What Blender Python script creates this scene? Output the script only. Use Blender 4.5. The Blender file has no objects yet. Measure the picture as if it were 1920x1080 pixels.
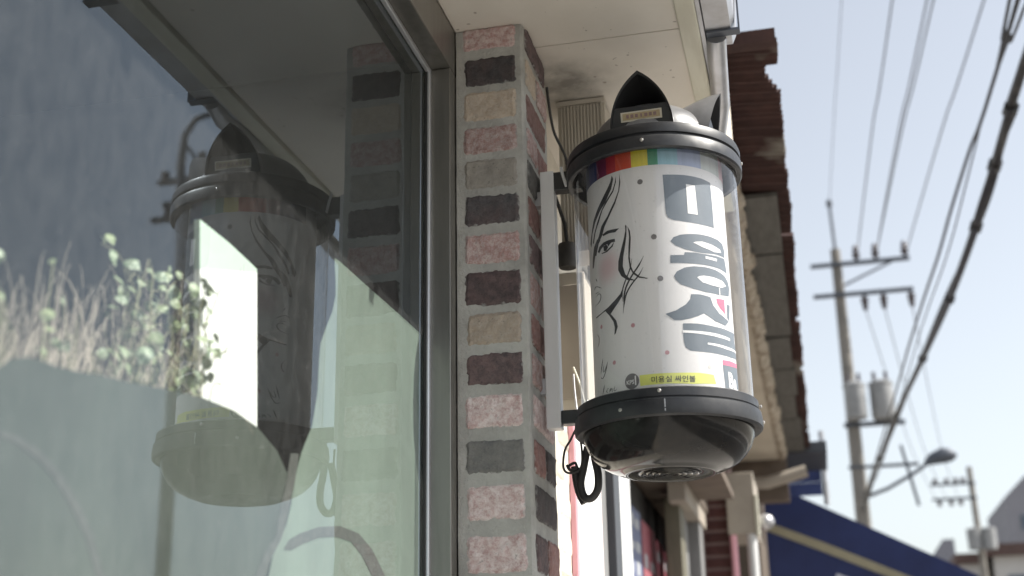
import bpy, bmesh, math, random
from mathutils import Vector, noise
from mathutils.geometry import tessellate_polygon
R = math.radians
sc = bpy.context.scene
col = sc.collection

# ------------------------------------------------------------------ camera, sky, sun, exposure
YAW, PITCH, ROLL = R(13), R(18.7), R(-1.1)
cam_d = bpy.data.cameras.new('camera'); cam = bpy.data.objects.new('camera', cam_d); col.objects.link(cam)
cam.location = (0, 0, 1.5)
fw = Vector((-math.sin(YAW)*math.cos(PITCH), math.cos(YAW)*math.cos(PITCH), math.sin(PITCH)))
rt = fw.cross(Vector((0, 0, 1))).normalized(); up = rt.cross(fw)
rt2 = rt*math.cos(ROLL) + up*math.sin(ROLL); up2 = -rt*math.sin(ROLL) + up*math.cos(ROLL)
from mathutils import Matrix
cam.rotation_euler = Matrix((rt2, up2, -fw)).transposed().to_euler()
cam_d.sensor_width = 36; cam_d.lens = 45; cam_d.clip_start = .05; cam_d.clip_end = 2000
cam_d.dof.use_dof = True; cam_d.dof.focus_distance = 2.42; cam_d.dof.aperture_fstop = 3.3; cam_d.dof.aperture_blades = 0
sc.camera = cam

SUN_EL, SUN_AZ = R(47.4), R(3)          # azimuth measured from +X (street side) towards +Y
world = bpy.data.worlds.new('World'); sc.world = world; world.use_nodes = True
wn = world.node_tree; wn.nodes.clear()
wo = wn.nodes.new('ShaderNodeOutputWorld'); bg = wn.nodes.new('ShaderNodeBackground'); sky = wn.nodes.new('ShaderNodeTexSky')
sky.sky_type = 'NISHITA'; sky.sun_disc = False; sky.sun_elevation = SUN_EL
sky.sun_rotation = R(90) - SUN_AZ
sky.air_density = 1.3; sky.dust_density = 1.2; sky.ozone_density = 1.6; sky.altitude = 50
bg.inputs[1].default_value = .056
hz = wn.nodes.new('ShaderNodeHueSaturation'); hz.inputs['Saturation'].default_value = .38      # hazy, pale spring sky
wn.links.new(sky.outputs[0], hz.inputs['Color']); wn.links.new(hz.outputs[0], bg.inputs[0]); wn.links.new(bg.outputs[0], wo.inputs[0])
sl = bpy.data.lights.new('sun', 'SUN'); sun = bpy.data.objects.new('sun', sl); col.objects.link(sun)
sl.energy = 2.5; sl.angle = R(.55); sl.color = (1, .955, .88)
sdir = Vector((math.cos(SUN_EL)*math.cos(SUN_AZ), math.cos(SUN_EL)*math.sin(SUN_AZ), math.sin(SUN_EL)))
sun.rotation_euler = sdir.to_track_quat('Z', 'Y').to_euler(); sun.location = (6, 2, 8)
sc.view_settings.view_transform = 'Standard'; sc.view_settings.look = 'None'
sc.view_settings.gamma = 1; sc.view_settings.exposure = 1.8; sc.view_settings.use_curve_mapping = False
sc.cycles.max_bounces = 12; sc.cycles.transparent_max_bounces = 16; sc.cycles.diffuse_bounces = 5; sc.cycles.glossy_bounces = 5
sc.cycles.use_denoising = True; sc.cycles.sample_clamp_indirect = 6

rnd = random.Random(7)

# ------------------------------------------------------------------ materials
def new_mat(name):
    m = bpy.data.materials.new(name); m.use_nodes = True; return m, m.node_tree, m.node_tree.nodes['Principled BSDF']
def N(t, kind, **kw):
    n = t.nodes.new('ShaderNode' + kind)
    for k, v in kw.items(): setattr(n, k, v)
    return n
def coords(t, scale=(1, 1, 1)):
    tc = N(t, 'TexCoord'); mp = N(t, 'Mapping'); mp.inputs['Scale'].default_value = scale
    t.links.new(tc.outputs['Object'], mp.inputs[0]); return mp.outputs[0]
def noise_fac(t, vec, scale, detail=6, rough=.6, lo=.4, hi=.6):
    n = N(t, 'TexNoise'); n.inputs['Scale'].default_value = scale; n.inputs['Detail'].default_value = detail; n.inputs['Roughness'].default_value = rough
    t.links.new(vec, n.inputs['Vector'])
    r = N(t, 'MapRange'); r.inputs[1].default_value = lo; r.inputs[2].default_value = hi
    t.links.new(n.outputs['Fac'], r.inputs[0]); return r.outputs[0]
def mix(t, fac, a, b):
    m = N(t, 'Mix', data_type='RGBA')
    if isinstance(fac, (int, float)): m.inputs[0].default_value = fac
    else: t.links.new(fac, m.inputs[0])
    for i, c in ((6, a), (7, b)):
        if isinstance(c, (tuple, list)): m.inputs[i].default_value = tuple(c)[:3] + (1,)
        else: t.links.new(c, m.inputs[i])
    return m.outputs[2]
def mult(t, a, k):
    m = N(t, 'Math', operation='MULTIPLY'); t.links.new(a, m.inputs[0])
    if isinstance(k, (int, float)): m.inputs[1].default_value = k
    else: t.links.new(k, m.inputs[1])
    return m.outputs[0]
def bump(t, h, b, strength=.4, dist=.002):
    n = N(t, 'Bump'); n.inputs['Strength'].default_value = strength; n.inputs['Distance'].default_value = dist
    t.links.new(h, n.inputs['Height']); t.links.new(n.outputs[0], b.inputs['Normal'])
def simple(name, c, rough=.6, metal=0, c2=None, scale=8, amt=.6, bscale=None, bstr=.3, bdist=.002, stretch=(1, 1, 1), spec=None, lo=.4, hi=.65):
    m, t, b = new_mat(name)
    b.inputs['Roughness'].default_value = rough; b.inputs['Metallic'].default_value = metal
    if spec is not None: b.inputs['Specular IOR Level'].default_value = spec
    v = coords(t, stretch)
    if c2 is None: c2 = tuple(x*.7 for x in c)
    f = noise_fac(t, v, scale, lo=lo, hi=hi)
    t.links.new(mix(t, mult(t, f, amt), c, c2), b.inputs['Base Color'])
    if bscale: bump(t, noise_fac(t, v, bscale, 8, .65, .25, .75), b, bstr, bdist)
    return m
def brick_mat(name, c, c2, wash, washamt, mort=(.34, .34, .325)):
    m, t, b = new_mat(name); v = coords(t); b.inputs['Roughness'].default_value = .9
    oi = N(t, 'ObjectInfo'); ad = N(t, 'VectorMath', operation='ADD'); t.links.new(v, ad.inputs[0])
    sc_ = N(t, 'VectorMath', operation='SCALE'); cb = N(t, 'CombineXYZ')
    for i in range(3): t.links.new(oi.outputs['Random'], cb.inputs[i])
    t.links.new(cb.outputs[0], sc_.inputs[0]); sc_.inputs['Scale'].default_value = 37.0
    t.links.new(sc_.outputs[0], ad.inputs[1]); v = ad.outputs[0]
    base = mix(t, noise_fac(t, v, 28, 5, .6, .35, .65), c, c2)
    w = mult(t, noise_fac(t, v, 75, 12, .85, .43, .60), washamt)
    base = mix(t, w, base, wash)
    base = mix(t, mult(t, noise_fac(t, v, 150, 4, .6, .6, .72), .6), base, tuple(x*.35 for x in c2))
    # mortar smeared over the ragged arrises
    tg = N(t, 'TexCoord'); s3 = N(t, 'SeparateXYZ'); t.links.new(tg.outputs['Generated'], s3.inputs[0]); ds = []
    for i in (0, 2):
        q = N(t, 'Math', operation='SUBTRACT'); t.links.new(s3.outputs[i], q.inputs[0]); q.inputs[1].default_value = .5
        q2 = N(t, 'Math', operation='ABSOLUTE'); t.links.new(q.outputs[0], q2.inputs[0])
        ds.append(q2.outputs[0])
    w1 = N(t, 'Math', operation='MULTIPLY_ADD'); t.links.new(ds[0], w1.inputs[0]); w1.inputs[1].default_value = 1.6; w1.inputs[2].default_value = -.3     # long axis: thinner smear
    mx = N(t, 'Math', operation='MAXIMUM'); t.links.new(w1.outputs[0], mx.inputs[0]); t.links.new(ds[1], mx.inputs[1])
    ad2 = N(t, 'Math', operation='ADD'); t.links.new(mx.outputs[0], ad2.inputs[0]); t.links.new(mult(t, noise_fac(t, v, 55, 8, .7, .3, .7), .17), ad2.inputs[1])
    er = N(t, 'MapRange'); er.inputs[1].default_value = .545; er.inputs[2].default_value = .60; t.links.new(ad2.outputs[0], er.inputs[0])
    base = mix(t, mult(t, er.outputs[0], .8), base, mort)
    hs = N(t, 'HueSaturation'); mr = N(t, 'MapRange'); mr.inputs[3].default_value = .75; mr.inputs[4].default_value = 1.2
    t.links.new(oi.outputs['Random'], mr.inputs[0]); t.links.new(mr.outputs[0], hs.inputs['Value']); t.links.new(base, hs.inputs['Color'])
    t.links.new(hs.outputs[0], b.inputs['Base Color'])
    bump(t, noise_fac(t, v, 130, 10, .7, .2, .8), b, .9, .0035)
    return m

M = {}
M['brick_pink'] = brick_mat('brick_pink', (.40, .25, .23), (.32, .19, .175), (.60, .53, .51), .9)
M['brick_white'] = brick_mat('brick_white', (.46, .33, .315), (.35, .23, .22), (.66, .60, .585), .95)
M['brick_dark'] = brick_mat('brick_dark', (.050, .048, .052), (.085, .062, .062), (.22, .20, .20), .3)
M['brick_purple'] = brick_mat('brick_purple', (.12, .08, .08), (.05, .042, .046), (.27, .19, .18), .4)
M['brick_beige'] = brick_mat('brick_beige', (.50, .41, .32), (.42, .34, .27), (.60, .54, .47), .6)
M['brick_grey'] = brick_mat('brick_grey', (.17, .165, .155), (.10, .10, .10), (.25, .24, .22), .4)
M['brick_taupe'] = brick_mat('brick_taupe', (.27, .25, .22), (.20, .185, .165), (.34, .32, .29), .4)
M['brick_red'] = brick_mat('brick_red', (.23, .115, .10), (.17, .085, .075), (.40, .30, .28), .5)
M['brick_cream'] = brick_mat('brick_cream', (.66, .60, .50), (.58, .52, .44), (.70, .66, .58), .4, (.62, .58, .5))
M['brick_maroon'] = brick_mat('brick_maroon', (.10, .035, .032), (.075, .028, .026), (.14, .08, .075), .3, (.15, .09, .085))
M['mortar'] = simple('mortar', (.42, .412, .385), .9, c2=(.29, .285, .265), scale=11, amt=.9, bscale=130, bstr=.8, bdist=.003)
M['mortar_cream'] = simple('mortar_cream', (.62, .58, .5), .9, scale=14, amt=.3, bscale=160)
M['mortar_dark'] = simple('mortar_dark', (.19, .13, .12), .9, scale=14, bscale=120)
def soffit_mat():
    m, t, b = new_mat('soffit_paint'); v = coords(t); b.inputs['Roughness'].default_value = .7
    c = mix(t, mult(t, noise_fac(t, v, 2.2, 6, .6, .4, .65), .7), (.72, .675, .605), (.58, .53, .465))
    # soft dark patch over the vent, fading outward, and fly specks
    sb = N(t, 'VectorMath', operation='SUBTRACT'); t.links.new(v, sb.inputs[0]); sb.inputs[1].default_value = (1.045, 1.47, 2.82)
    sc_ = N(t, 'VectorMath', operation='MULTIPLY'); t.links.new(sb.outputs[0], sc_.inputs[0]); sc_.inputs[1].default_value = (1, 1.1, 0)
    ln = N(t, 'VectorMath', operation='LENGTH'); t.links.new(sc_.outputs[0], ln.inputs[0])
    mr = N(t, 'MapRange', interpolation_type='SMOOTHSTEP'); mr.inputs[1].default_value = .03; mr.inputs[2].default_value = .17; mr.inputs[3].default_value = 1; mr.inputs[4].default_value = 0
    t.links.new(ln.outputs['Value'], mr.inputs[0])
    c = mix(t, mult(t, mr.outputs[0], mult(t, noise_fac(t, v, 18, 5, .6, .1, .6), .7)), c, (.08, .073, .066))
    c = mix(t, mult(t, noise_fac(t, v, 60, 1, .4, .755, .77), .6), c, (.2, .16, .13))
    t.links.new(c, b.inputs['Base Color']); bump(t, noise_fac(t, v, 60, 8, .65, .25, .75), b, .1, .002); return m
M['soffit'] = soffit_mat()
M['trim'] = simple('cream_trim_paint', (.62, .60, .50), .55, c2=(.48, .45, .36), scale=6, bscale=40, bstr=.15, stretch=(6, 1, 1))
M['alu'] = simple('aluminium_frame', (.25, .24, .22), .32, metal=.8, c2=(.17, .165, .15), scale=5, stretch=(6, 6, .6), amt=.6)
M['alu_bead'] = simple('aluminium_bead', (.66, .67, .70), .3, metal=.7, c2=(.5, .5, .52), scale=6)
M['alu_white'] = simple('white_coated_aluminium', (.60, .60, .60), .35, c2=(.48, .48, .48), scale=9, amt=.4, stretch=(3, 3, 1))
M['gasket'] = simple('black_rubber', (.02, .02, .02), .6)
M['galv'] = simple('galvanised_metal', (.50, .51, .54), .42, metal=.75, c2=(.34, .33, .33), scale=9, amt=.8, bscale=30, bstr=.1)
M['wall_cream'] = simple('cream_wall', (.60, .54, .45), .85, c2=(.46, .40, .33), scale=5, bscale=60)
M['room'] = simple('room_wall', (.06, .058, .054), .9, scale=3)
M['white_panel'] = simple('white_panel', (.82, .82, .80), .5, c2=(.74, .74, .72), scale=4, amt=.4)
M['mint_card'] = simple('mint_card', (.50, .60, .53), .6, scale=5, amt=.25)
M['pink'] = simple('pink_paint', (.78, .40, .46), .45, scale=5, amt=.3)
M['black_plastic'] = simple('black_plastic', (.018, .019, .021), .33, c2=(.05, .05, .05), scale=20, amt=.5, lo=.5, hi=.8)
M['hood_inside'] = simple('black_hood_lining', (.012, .012, .013), .6, scale=20)
M['wire'] = simple('black_cable', (.022, .022, .023), .55, c2=(.07, .065, .06), scale=14)
M['print_black'] = simple('print_black', (.028, .026, .027), .5, c2=(.05, .048, .048), scale=60, amt=.6)
M['print_grey'] = simple('print_slate', (.115, .14, .165), .45, c2=(.145, .17, .195), scale=30)
M['print_white'] = simple('print_white', (.80, .79, .78), .45, scale=30, amt=.1)
M['print_pink'] = simple('print_pink', (.62, .13, .22), .45, scale=30, amt=.3)
M['print_yellow'] = simple('print_yellow', (.72, .74, .16), .45, scale=30, amt=.2)
M['print_dot'] = simple('print_dot', (.16, .15, .15), .5, scale=50)
M['print_rose'] = simple('print_rose_dot', (.52, .28, .30), .5, scale=50, amt=.3)
M['print_fade'] = simple('print_pale_dot', (.62, .60, .55), .5, scale=50, amt=.2)
M['print_brown'] = simple('print_brown', (.24, .15, .14), .5, scale=50)
M['plate'] = simple('brass_plate', (.44, .36, .22), .45, metal=.4, c2=(.30, .22, .12), scale=60)
M['plate_edge'] = simple('plate_edge', (.60, .56, .46), .4, metal=.4, scale=40)
M['screw'] = simple('steel_screw', (.55, .53, .50), .35, metal=.9, scale=60)
M['rust'] = simple('rusty_metal', (.115, .042, .026), .85, c2=(.05, .022, .018), scale=7, bscale=40, bstr=.3)
M['plaster'] = simple('old_plaster', (.56, .50, .41), .9, c2=(.44, .38, .30), scale=3, bscale=25, bstr=.4)
M['plaster_rough'] = simple('crumbling_plaster', (.50, .43, .34), .95, c2=(.20, .15, .11), scale=16, amt=.8, bscale=45, bstr=1, bdist=.01)
M['board_grey'] = simple('weathered_board', (.12, .115, .105), .9, c2=(.07, .066, .058), scale=9, stretch=(5, 1, 1), bscale=40)
M['beam'] = simple('brown_beam', (.16, .125, .10), .85, c2=(.09, .07, .055), scale=6, bscale=30)
M['concrete'] = simple('pole_concrete', (.21, .195, .175), .9, c2=(.14, .135, .125), scale=4, bscale=30)
M['steel_dark'] = simple('dark_steel', (.10, .11, .13), .5, metal=.5, scale=6)
M['transformer'] = simple('transformer_paint', (.27, .275, .28), .6, c2=(.17, .175, .18), scale=4)
M['insulator'] = simple('brown_porcelain', (.06, .045, .05), .3, scale=10)
M['awning'] = simple('navy_canvas', (.022, .034, .115), .8, c2=(.015, .022, .075), scale=4, bscale=90, bstr=.2)
M['awning_band'] = simple('khaki_canvas', (.34, .31, .21), .85, scale=6, amt=.4)
M['letter_white'] = simple('white_lettering', (.62, .64, .70), .7, scale=6, amt=.3)
M['blue_sheet'] = simple('blue_sheet', (.05, .075, .22), .7, c2=(.03, .045, .14), scale=5, bscale=20)
M['asphalt'] = simple('asphalt', (.055, .055, .055), .9, c2=(.04, .04, .04), scale=3, bscale=200)
M['paving'] = simple('paving_concrete', (.43, .41, .38), .9, c2=(.35, .33, .31), scale=2, bscale=80)
M['soil'] = simple('ground', (.22, .20, .17), .95, scale=.5)
M['line_white'] = simple('road_paint', (.7, .7, .68), .7, scale=6, amt=.4)
M['far_grey'] = simple('tower_concrete', (.24, .24, .27), .85, c2=(.2, .2, .225), scale=.3)
M['far_light'] = simple('pale_render', (.48, .47, .46), .85, c2=(.4, .39, .38), scale=1)
M['far_roof'] = simple('brown_roof', (.10, .062, .055), .8, scale=2)
M['far_window'] = simple('far_window_glass', (.10, .13, .17), .2, scale=1)
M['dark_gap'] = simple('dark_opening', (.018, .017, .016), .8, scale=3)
M['brown_dim'] = simple('shop_interior_brown', (.12, .095, .075), .85, scale=3)
M['olive'] = simple('olive_metal', (.13, .12, .085), .6, c2=(.09, .083, .06), scale=6, stretch=(4, 4, 1))
M['grey_frame'] = simple('grey_frame', (.22, .22, .22), .5, scale=6)
M['charcoal'] = simple('charcoal_frame', (.055, .06, .07), .5, scale=6)
M['poster_blue'] = simple('poster_blue', (.09, .11, .20), .6, c2=(.18, .20, .30), scale=40, amt=.8)
M['poster_red'] = simple('poster_red', (.28, .06, .085), .6, c2=(.33, .16, .17), scale=40, amt=.8)
M['poster_mark'] = simple('poster_white', (.42, .43, .45), .6, scale=40, amt=.6)
M['straw'] = simple('dry_straw', (.50, .43, .37), .8, c2=(.34, .28, .23), scale=20)
M['stem'] = simple('plant_stem', (.30, .29, .18), .8, scale=20)
M['branch'] = simple('grey_branch_print', (.045, .047, .042), .8, c2=(.075, .076, .07), scale=90, amt=.8)
M['meter'] = simple('cream_box_paint', (.52, .48, .41), .5, c2=(.43, .39, .33), scale=6)
M['beige_box'] = simple('beige_box_paint', (.36, .32, .27), .6, c2=(.27, .235, .20), scale=5)

def leaf_mat():
    m, t, b = new_mat('variegated_leaf'); v = coords(t)
    c = mix(t, noise_fac(t, v, 90, 4, .6, .42, .6), (.10, .16, .085), (.40, .44, .34))
    oi = N(t, 'ObjectInfo'); c = mix(t, mult(t, oi.outputs['Random'], .6), c, (.26, .30, .13))
    t.links.new(c, b.inputs['Base Color']); b.inputs['Roughness'].default_value = .45; return m
M['leaf'] = leaf_mat()

def rust_sheet():
    m, t, b = new_mat('rusted_corrugated_sheet'); v = coords(t); b.inputs['Roughness'].default_value = .8
    c = mix(t, noise_fac(t, v, 9, 8, .65, .4, .62), (.036, .0145, .0118), (.060, .0250, .020))
    c = mix(t, noise_fac(t, v, 2.6, 4, .5, .57, .66), c, (.20, .18, .155))
    t.links.new(c, b.inputs['Base Color']); bump(t, noise_fac(t, v, 60, 8, .65, .25, .75), b, .3, .003); return m
M['rust_sheet'] = rust_sheet()

def ring_mat():       # scuffed black plastic with settled dust
    m, t, b = new_mat('dusty_black_plastic'); v = coords(t)
    g = N(t, 'NewGeometry'); sx = N(t, 'SeparateXYZ'); t.links.new(g.outputs['Normal'], sx.inputs[0])
    mr = N(t, 'MapRange'); mr.inputs[1].default_value = .15; mr.inputs[2].default_value = .95; t.links.new(sx.outputs[2], mr.inputs[0])
    d = mult(t, mr.outputs[0], noise_fac(t, v, 40, 8, .7, .3, .7))
    c = mix(t, mult(t, noise_fac(t, v, 30, 8, .7, .45, .7), .35), (.016, .017, .020), (.05, .05, .054))
    c = mix(t, mult(t, d, .16), c, (.30, .30, .30))
    t.links.new(c, b.inputs['Base Color'])
    rr = N(t, 'MapRange'); rr.inputs[3].default_value = .3; rr.inputs[4].default_value = .55
    t.links.new(noise_fac(t, v, 25, 6, .6, .3, .7), rr.inputs[0]); t.links.new(rr.outputs[0], b.inputs['Roughness']); return m
M['ring'] = ring_mat()
M['dome'] = simple('weathered_grey_plastic', (.21, .21, .215), .34, c2=(.08, .08, .083), scale=11, amt=.8, stretch=(1, 1, .4), bscale=90, bstr=.08, spec=.6)

def bowl_mat():
    m, t, b = new_mat('glossy_black_bowl'); v = coords(t); b.inputs['Specular IOR Level'].default_value = .32
    c = mix(t, mult(t, noise_fac(t, v, 14, 8, .7, .45, .75), .5), (.010, .010, .010), (.035, .03, .026))
    c = mix(t, mult(t, noise_fac(t, v, 150, 3, .6, .72, .80), .35), c, (.2, .19, .17))
    t.links.new(c, b.inputs['Base Color'])
    rr = N(t, 'MapRange'); rr.inputs[3].default_value = .07; rr.inputs[4].default_value = .2
    t.links.new(noise_fac(t, v, 18, 6, .6, .3, .7), rr.inputs[0]); t.links.new(rr.outputs[0], b.inputs['Roughness']); return m
M['bowl'] = bowl_mat()

def thin_clear(name, ior, tint, dust, dustcol, streak, rough=.01, lo=.45, hi=.8, gcol=(1, 1, 1)):
    m, t, b = new_mat(name); t.nodes.remove(b); out = t.nodes['Material Output']
    tr = N(t, 'BsdfTransparent'); tr.inputs[0].default_value = tint + (1,)
    gl = N(t, 'BsdfGlossy'); gl.inputs['Roughness'].default_value = rough; gl.inputs['Color'].default_value = gcol + (1,)
    ge = N(t, 'NewGeometry'); dt = N(t, 'VectorMath', operation='DOT_PRODUCT'); t.links.new(ge.outputs['Normal'], dt.inputs[0]); t.links.new(ge.outputs['Incoming'], dt.inputs[1])
    ab = N(t, 'Math', operation='ABSOLUTE'); t.links.new(dt.outputs['Value'], ab.inputs[0])
    om = N(t, 'Math', operation='SUBTRACT', use_clamp=True); om.inputs[0].default_value = 1; t.links.new(ab.outputs[0], om.inputs[1])
    pw = N(t, 'Math', operation='POWER'); t.links.new(om.outputs[0], pw.inputs[0]); pw.inputs[1].default_value = 5
    F0 = ((ior-1)/(ior+1))**2                       # Schlick reflectance, the same from both sides of a thin sheet
    ma = N(t, 'Math', operation='MULTIPLY_ADD'); t.links.new(pw.outputs[0], ma.inputs[0]); ma.inputs[1].default_value = 1-F0; ma.inputs[2].default_value = F0
    m1 = N(t, 'MixShader'); t.links.new(ma.outputs[0], m1.inputs[0]); t.links.new(tr.outputs[0], m1.inputs[1]); t.links.new(gl.outputs[0], m1.inputs[2])
    df = N(t, 'BsdfDiffuse'); df.inputs[0].default_value = dustcol + (1,)
    v = coords(t, streak)
    f = mult(t, noise_fac(t, v, 6, 8, .65, lo, hi), dust)
    sp = mult(t, noise_fac(t, coords(t), 220, 2, .5, .69, .73), dust*2.0)
    a = N(t, 'Math', operation='ADD'); t.links.new(f, a.inputs[0]); t.links.new(sp, a.inputs[1])
    m2 = N(t, 'MixShader'); t.links.new(a.outputs[0], m2.inputs[0]); t.links.new(m1.outputs[0], m2.inputs[1]); t.links.new(df.outputs[0], m2.inputs[2])
    t.links.new(m2.outputs[0], out.inputs['Surface']); return m
M['glass'] = thin_clear('dusty_window_glass', 1.85, (.93, .96, .94), .05, (.60, .61, .60), (1, 9, 4), lo=.15, hi=.9, gcol=(.78, .90, 1.0))
M['acrylic'] = thin_clear('clear_acrylic', 1.6, (.96, .96, .96), .07, (.7, .7, .7), (5, 5, .5), rough=.03)
m, t, b = new_mat('pane_edge'); b.inputs['Base Color'].default_value = (.1, .2, .16, 1); b.inputs['Roughness'].default_value = .2; b.inputs['Alpha'].default_value = .35; M['pane_edge'] = m
m, t, b = new_mat('clear_back'); t.nodes.remove(b); tr = N(t, 'BsdfTransparent'); t.links.new(tr.outputs[0], t.nodes['Material Output'].inputs[0]); M['clear_back'] = m

def film_mat(name, ca, cb):
    m, t, b = new_mat(name); t.nodes.remove(b); v = coords(t, (1, 2.6, .8))
    c = mix(t, noise_fac(t, v, 3, 7, .6, .30, .70), ca, cb)
    df = N(t, 'BsdfDiffuse'); tl = N(t, 'BsdfTranslucent'); t.links.new(c, df.inputs[0]); t.links.new(c, tl.inputs[0])
    ms = N(t, 'MixShader'); ms.inputs[0].default_value = .2; t.links.new(df.outputs[0], ms.inputs[1]); t.links.new(tl.outputs[0], ms.inputs[2])
    t.links.new(ms.outputs[0], t.nodes['Material Output'].inputs[0]); return m
M['film'] = film_mat('mint_window_film', (.215, .262, .224), (.155, .185, .160))
M['film_grey'] = film_mat('dark_window_film', (.095, .108, .094), (.060, .068, .060))  # lower left piece of the film, split off in a darker colour

# ------------------------------------------------------------------ mesh helpers
class MB:
    def __init__(s): s.v = []; s.f = []; s.m = []; s.mi = 0
    def face(s, idx): s.f.append(idx); s.m.append(s.mi)
    def box(s, x0, x1, y0, y1, z0, z1):
        n = len(s.v)
        s.v += [(x, y, z) for z in (z0, z1) for y in (y0, y1) for x in (x0, x1)]
        for q in ((0, 2, 3, 1), (4, 5, 7, 6), (0, 1, 5, 4), (2, 6, 7, 3), (0, 4, 6, 2), (1, 3, 7, 5)): s.face([n+i for i in q])
        return s
    def bbox(s, x0, x1, y0, y1, z0, z1, b=.002):      # box with chamfered edges
        bm = bmesh.new(); bmesh.ops.create_cube(bm, size=1)
        for v in bm.verts: v.co = ((x0+x1)/2+v.co.x*(x1-x0), (y0+y1)/2+v.co.y*(y1-y0), (z0+z1)/2+v.co.z*(z1-z0))
        bmesh.ops.bevel(bm, geom=bm.edges[:], offset=b, segments=2, affect='EDGES', profile=.5)
        return s.add_bm(bm)
    def add_bm(s, bm):
        n = len(s.v); bm.verts.index_update()
        s.v += [tuple(v.co) for v in bm.verts]
        for f in bm.faces: s.face([n+v.index for v in f.verts])
        bm.free(); return s
    def prism(s, pts, ax, a, b):                       # polygon in the two other axes, extruded along axis ax
        n = len(s.v); k = len(pts)
        def P(p, h):
            if ax == 0: return (h, p[0], p[1])
            if ax == 1: return (p[0], h, p[1])
            return (p[0], p[1], h)
        s.v += [P(p, a) for p in pts] + [P(p, b) for p in pts]
        for tri in tessellate_polygon([[Vector((p[0], p[1], 0)) for p in pts]]):
            s.face([n+i for i in tri]); s.face([n+k+i for i in reversed(tri)])
        for i in range(k): j = (i+1) % k; s.face([n+i, n+j, n+k+j, n+k+i])
        return s
    def tube(s, path, r, n=8, cap=True, flat=1.0):
        P = [Vector(p) for p in path]; base = len(s.v); prev = None
        for i, p in enumerate(P):
            d = (P[min(i+1, len(P)-1)] - P[max(i-1, 0)]).normalized()
            u = Vector((0, 0, 1)) if prev is None else prev
            if abs(d.dot(u)) > .95 and prev is None: u = Vector((1, 0, 0))
            a = (u - d*u.dot(d)).normalized(); bb = d.cross(a); prev = a
            rr = r[i] if isinstance(r, (list, tuple)) else r
            for k in range(n):
                th = 2*math.pi*k/n; s.v.append(tuple(p + a*math.cos(th)*rr + bb*math.sin(th)*rr*flat))
        for i in range(len(P)-1):
            for k in range(n):
                a0 = base+i*n+k; a1 = base+i*n+(k+1) % n; s.face([a0, a1, a1+n, a0+n])
        if cap:
            s.face([base+k for k in range(n)][::-1]); s.face([base+(len(P)-1)*n+k for k in range(n)])
        return s
    def lathe(s, prof, n=64, c=(0, 0), closed=False):
        base = len(s.v); k = len(prof)
        for r_, z_ in prof:
            for i in range(n):
                th = 2*math.pi*i/n; s.v.append((c[0]+r_*math.cos(th), c[1]+r_*math.sin(th), z_))
        for j in range(k-1 if not closed else k):
            j2 = (j+1) % k
            for i in range(n):
                i2 = (i+1) % n; s.face([base+j*n+i, base+j*n+i2, base+j2*n+i2, base+j2*n+i])
        return s
    def build(s, name, mats, parent=None, smooth=0, weld=False):
        off = Vector((0, 0, 0)); p = parent
        while p is not None: off += p.location; p = p.parent
        me = bpy.data.meshes.new(name)
        me.from_pydata([tuple(Vector(v)-off) for v in s.v], [], s.f)
        if isinstance(mats, str): mats = [mats]
        for q in mats: me.materials.append(M[q])
        if len(mats) > 1: me.polygons.foreach_set('material_index', s.m)
        if weld or smooth:
            bm = bmesh.new(); bm.from_mesh(me)
            if weld: bmesh.ops.remove_doubles(bm, verts=bm.verts, dist=1e-5)
            bmesh.ops.recalc_face_normals(bm, faces=bm.faces)
            if smooth:
                for f in bm.faces: f.smooth = True
                for e in bm.edges:
                    if len(e.link_faces) == 2 and e.calc_face_angle(0) > R(smooth): e.smooth = False
            bm.to_mesh(me); bm.free()
        me.update()
        o = bpy.data.objects.new(name, me); col.objects.link(o); o.parent = parent
        return o
def tag(o, label=None, cat=None, group=None, kind=None):
    for k, v in (('label', label), ('category', cat), ('group', group), ('kind', kind)):
        if v: o[k] = v
    return o
def thing(name, loc, label, cat, group=None):
    o = bpy.data.objects.new(name, None); col.objects.link(o); o.location = loc; o.empty_display_size = .1
    return tag(o, label, cat, group)
def instance(name, me, parent, wloc, rot=(0, 0, 0), scale=(1, 1, 1)):
    off = Vector((0, 0, 0)); p = parent
    while p is not None: off += p.location; p = p.parent
    o = bpy.data.objects.new(name, me); col.objects.link(o); o.parent = parent
    o.location = Vector(wloc)-off; o.rotation_euler = rot; o.scale = scale
    return o

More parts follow.
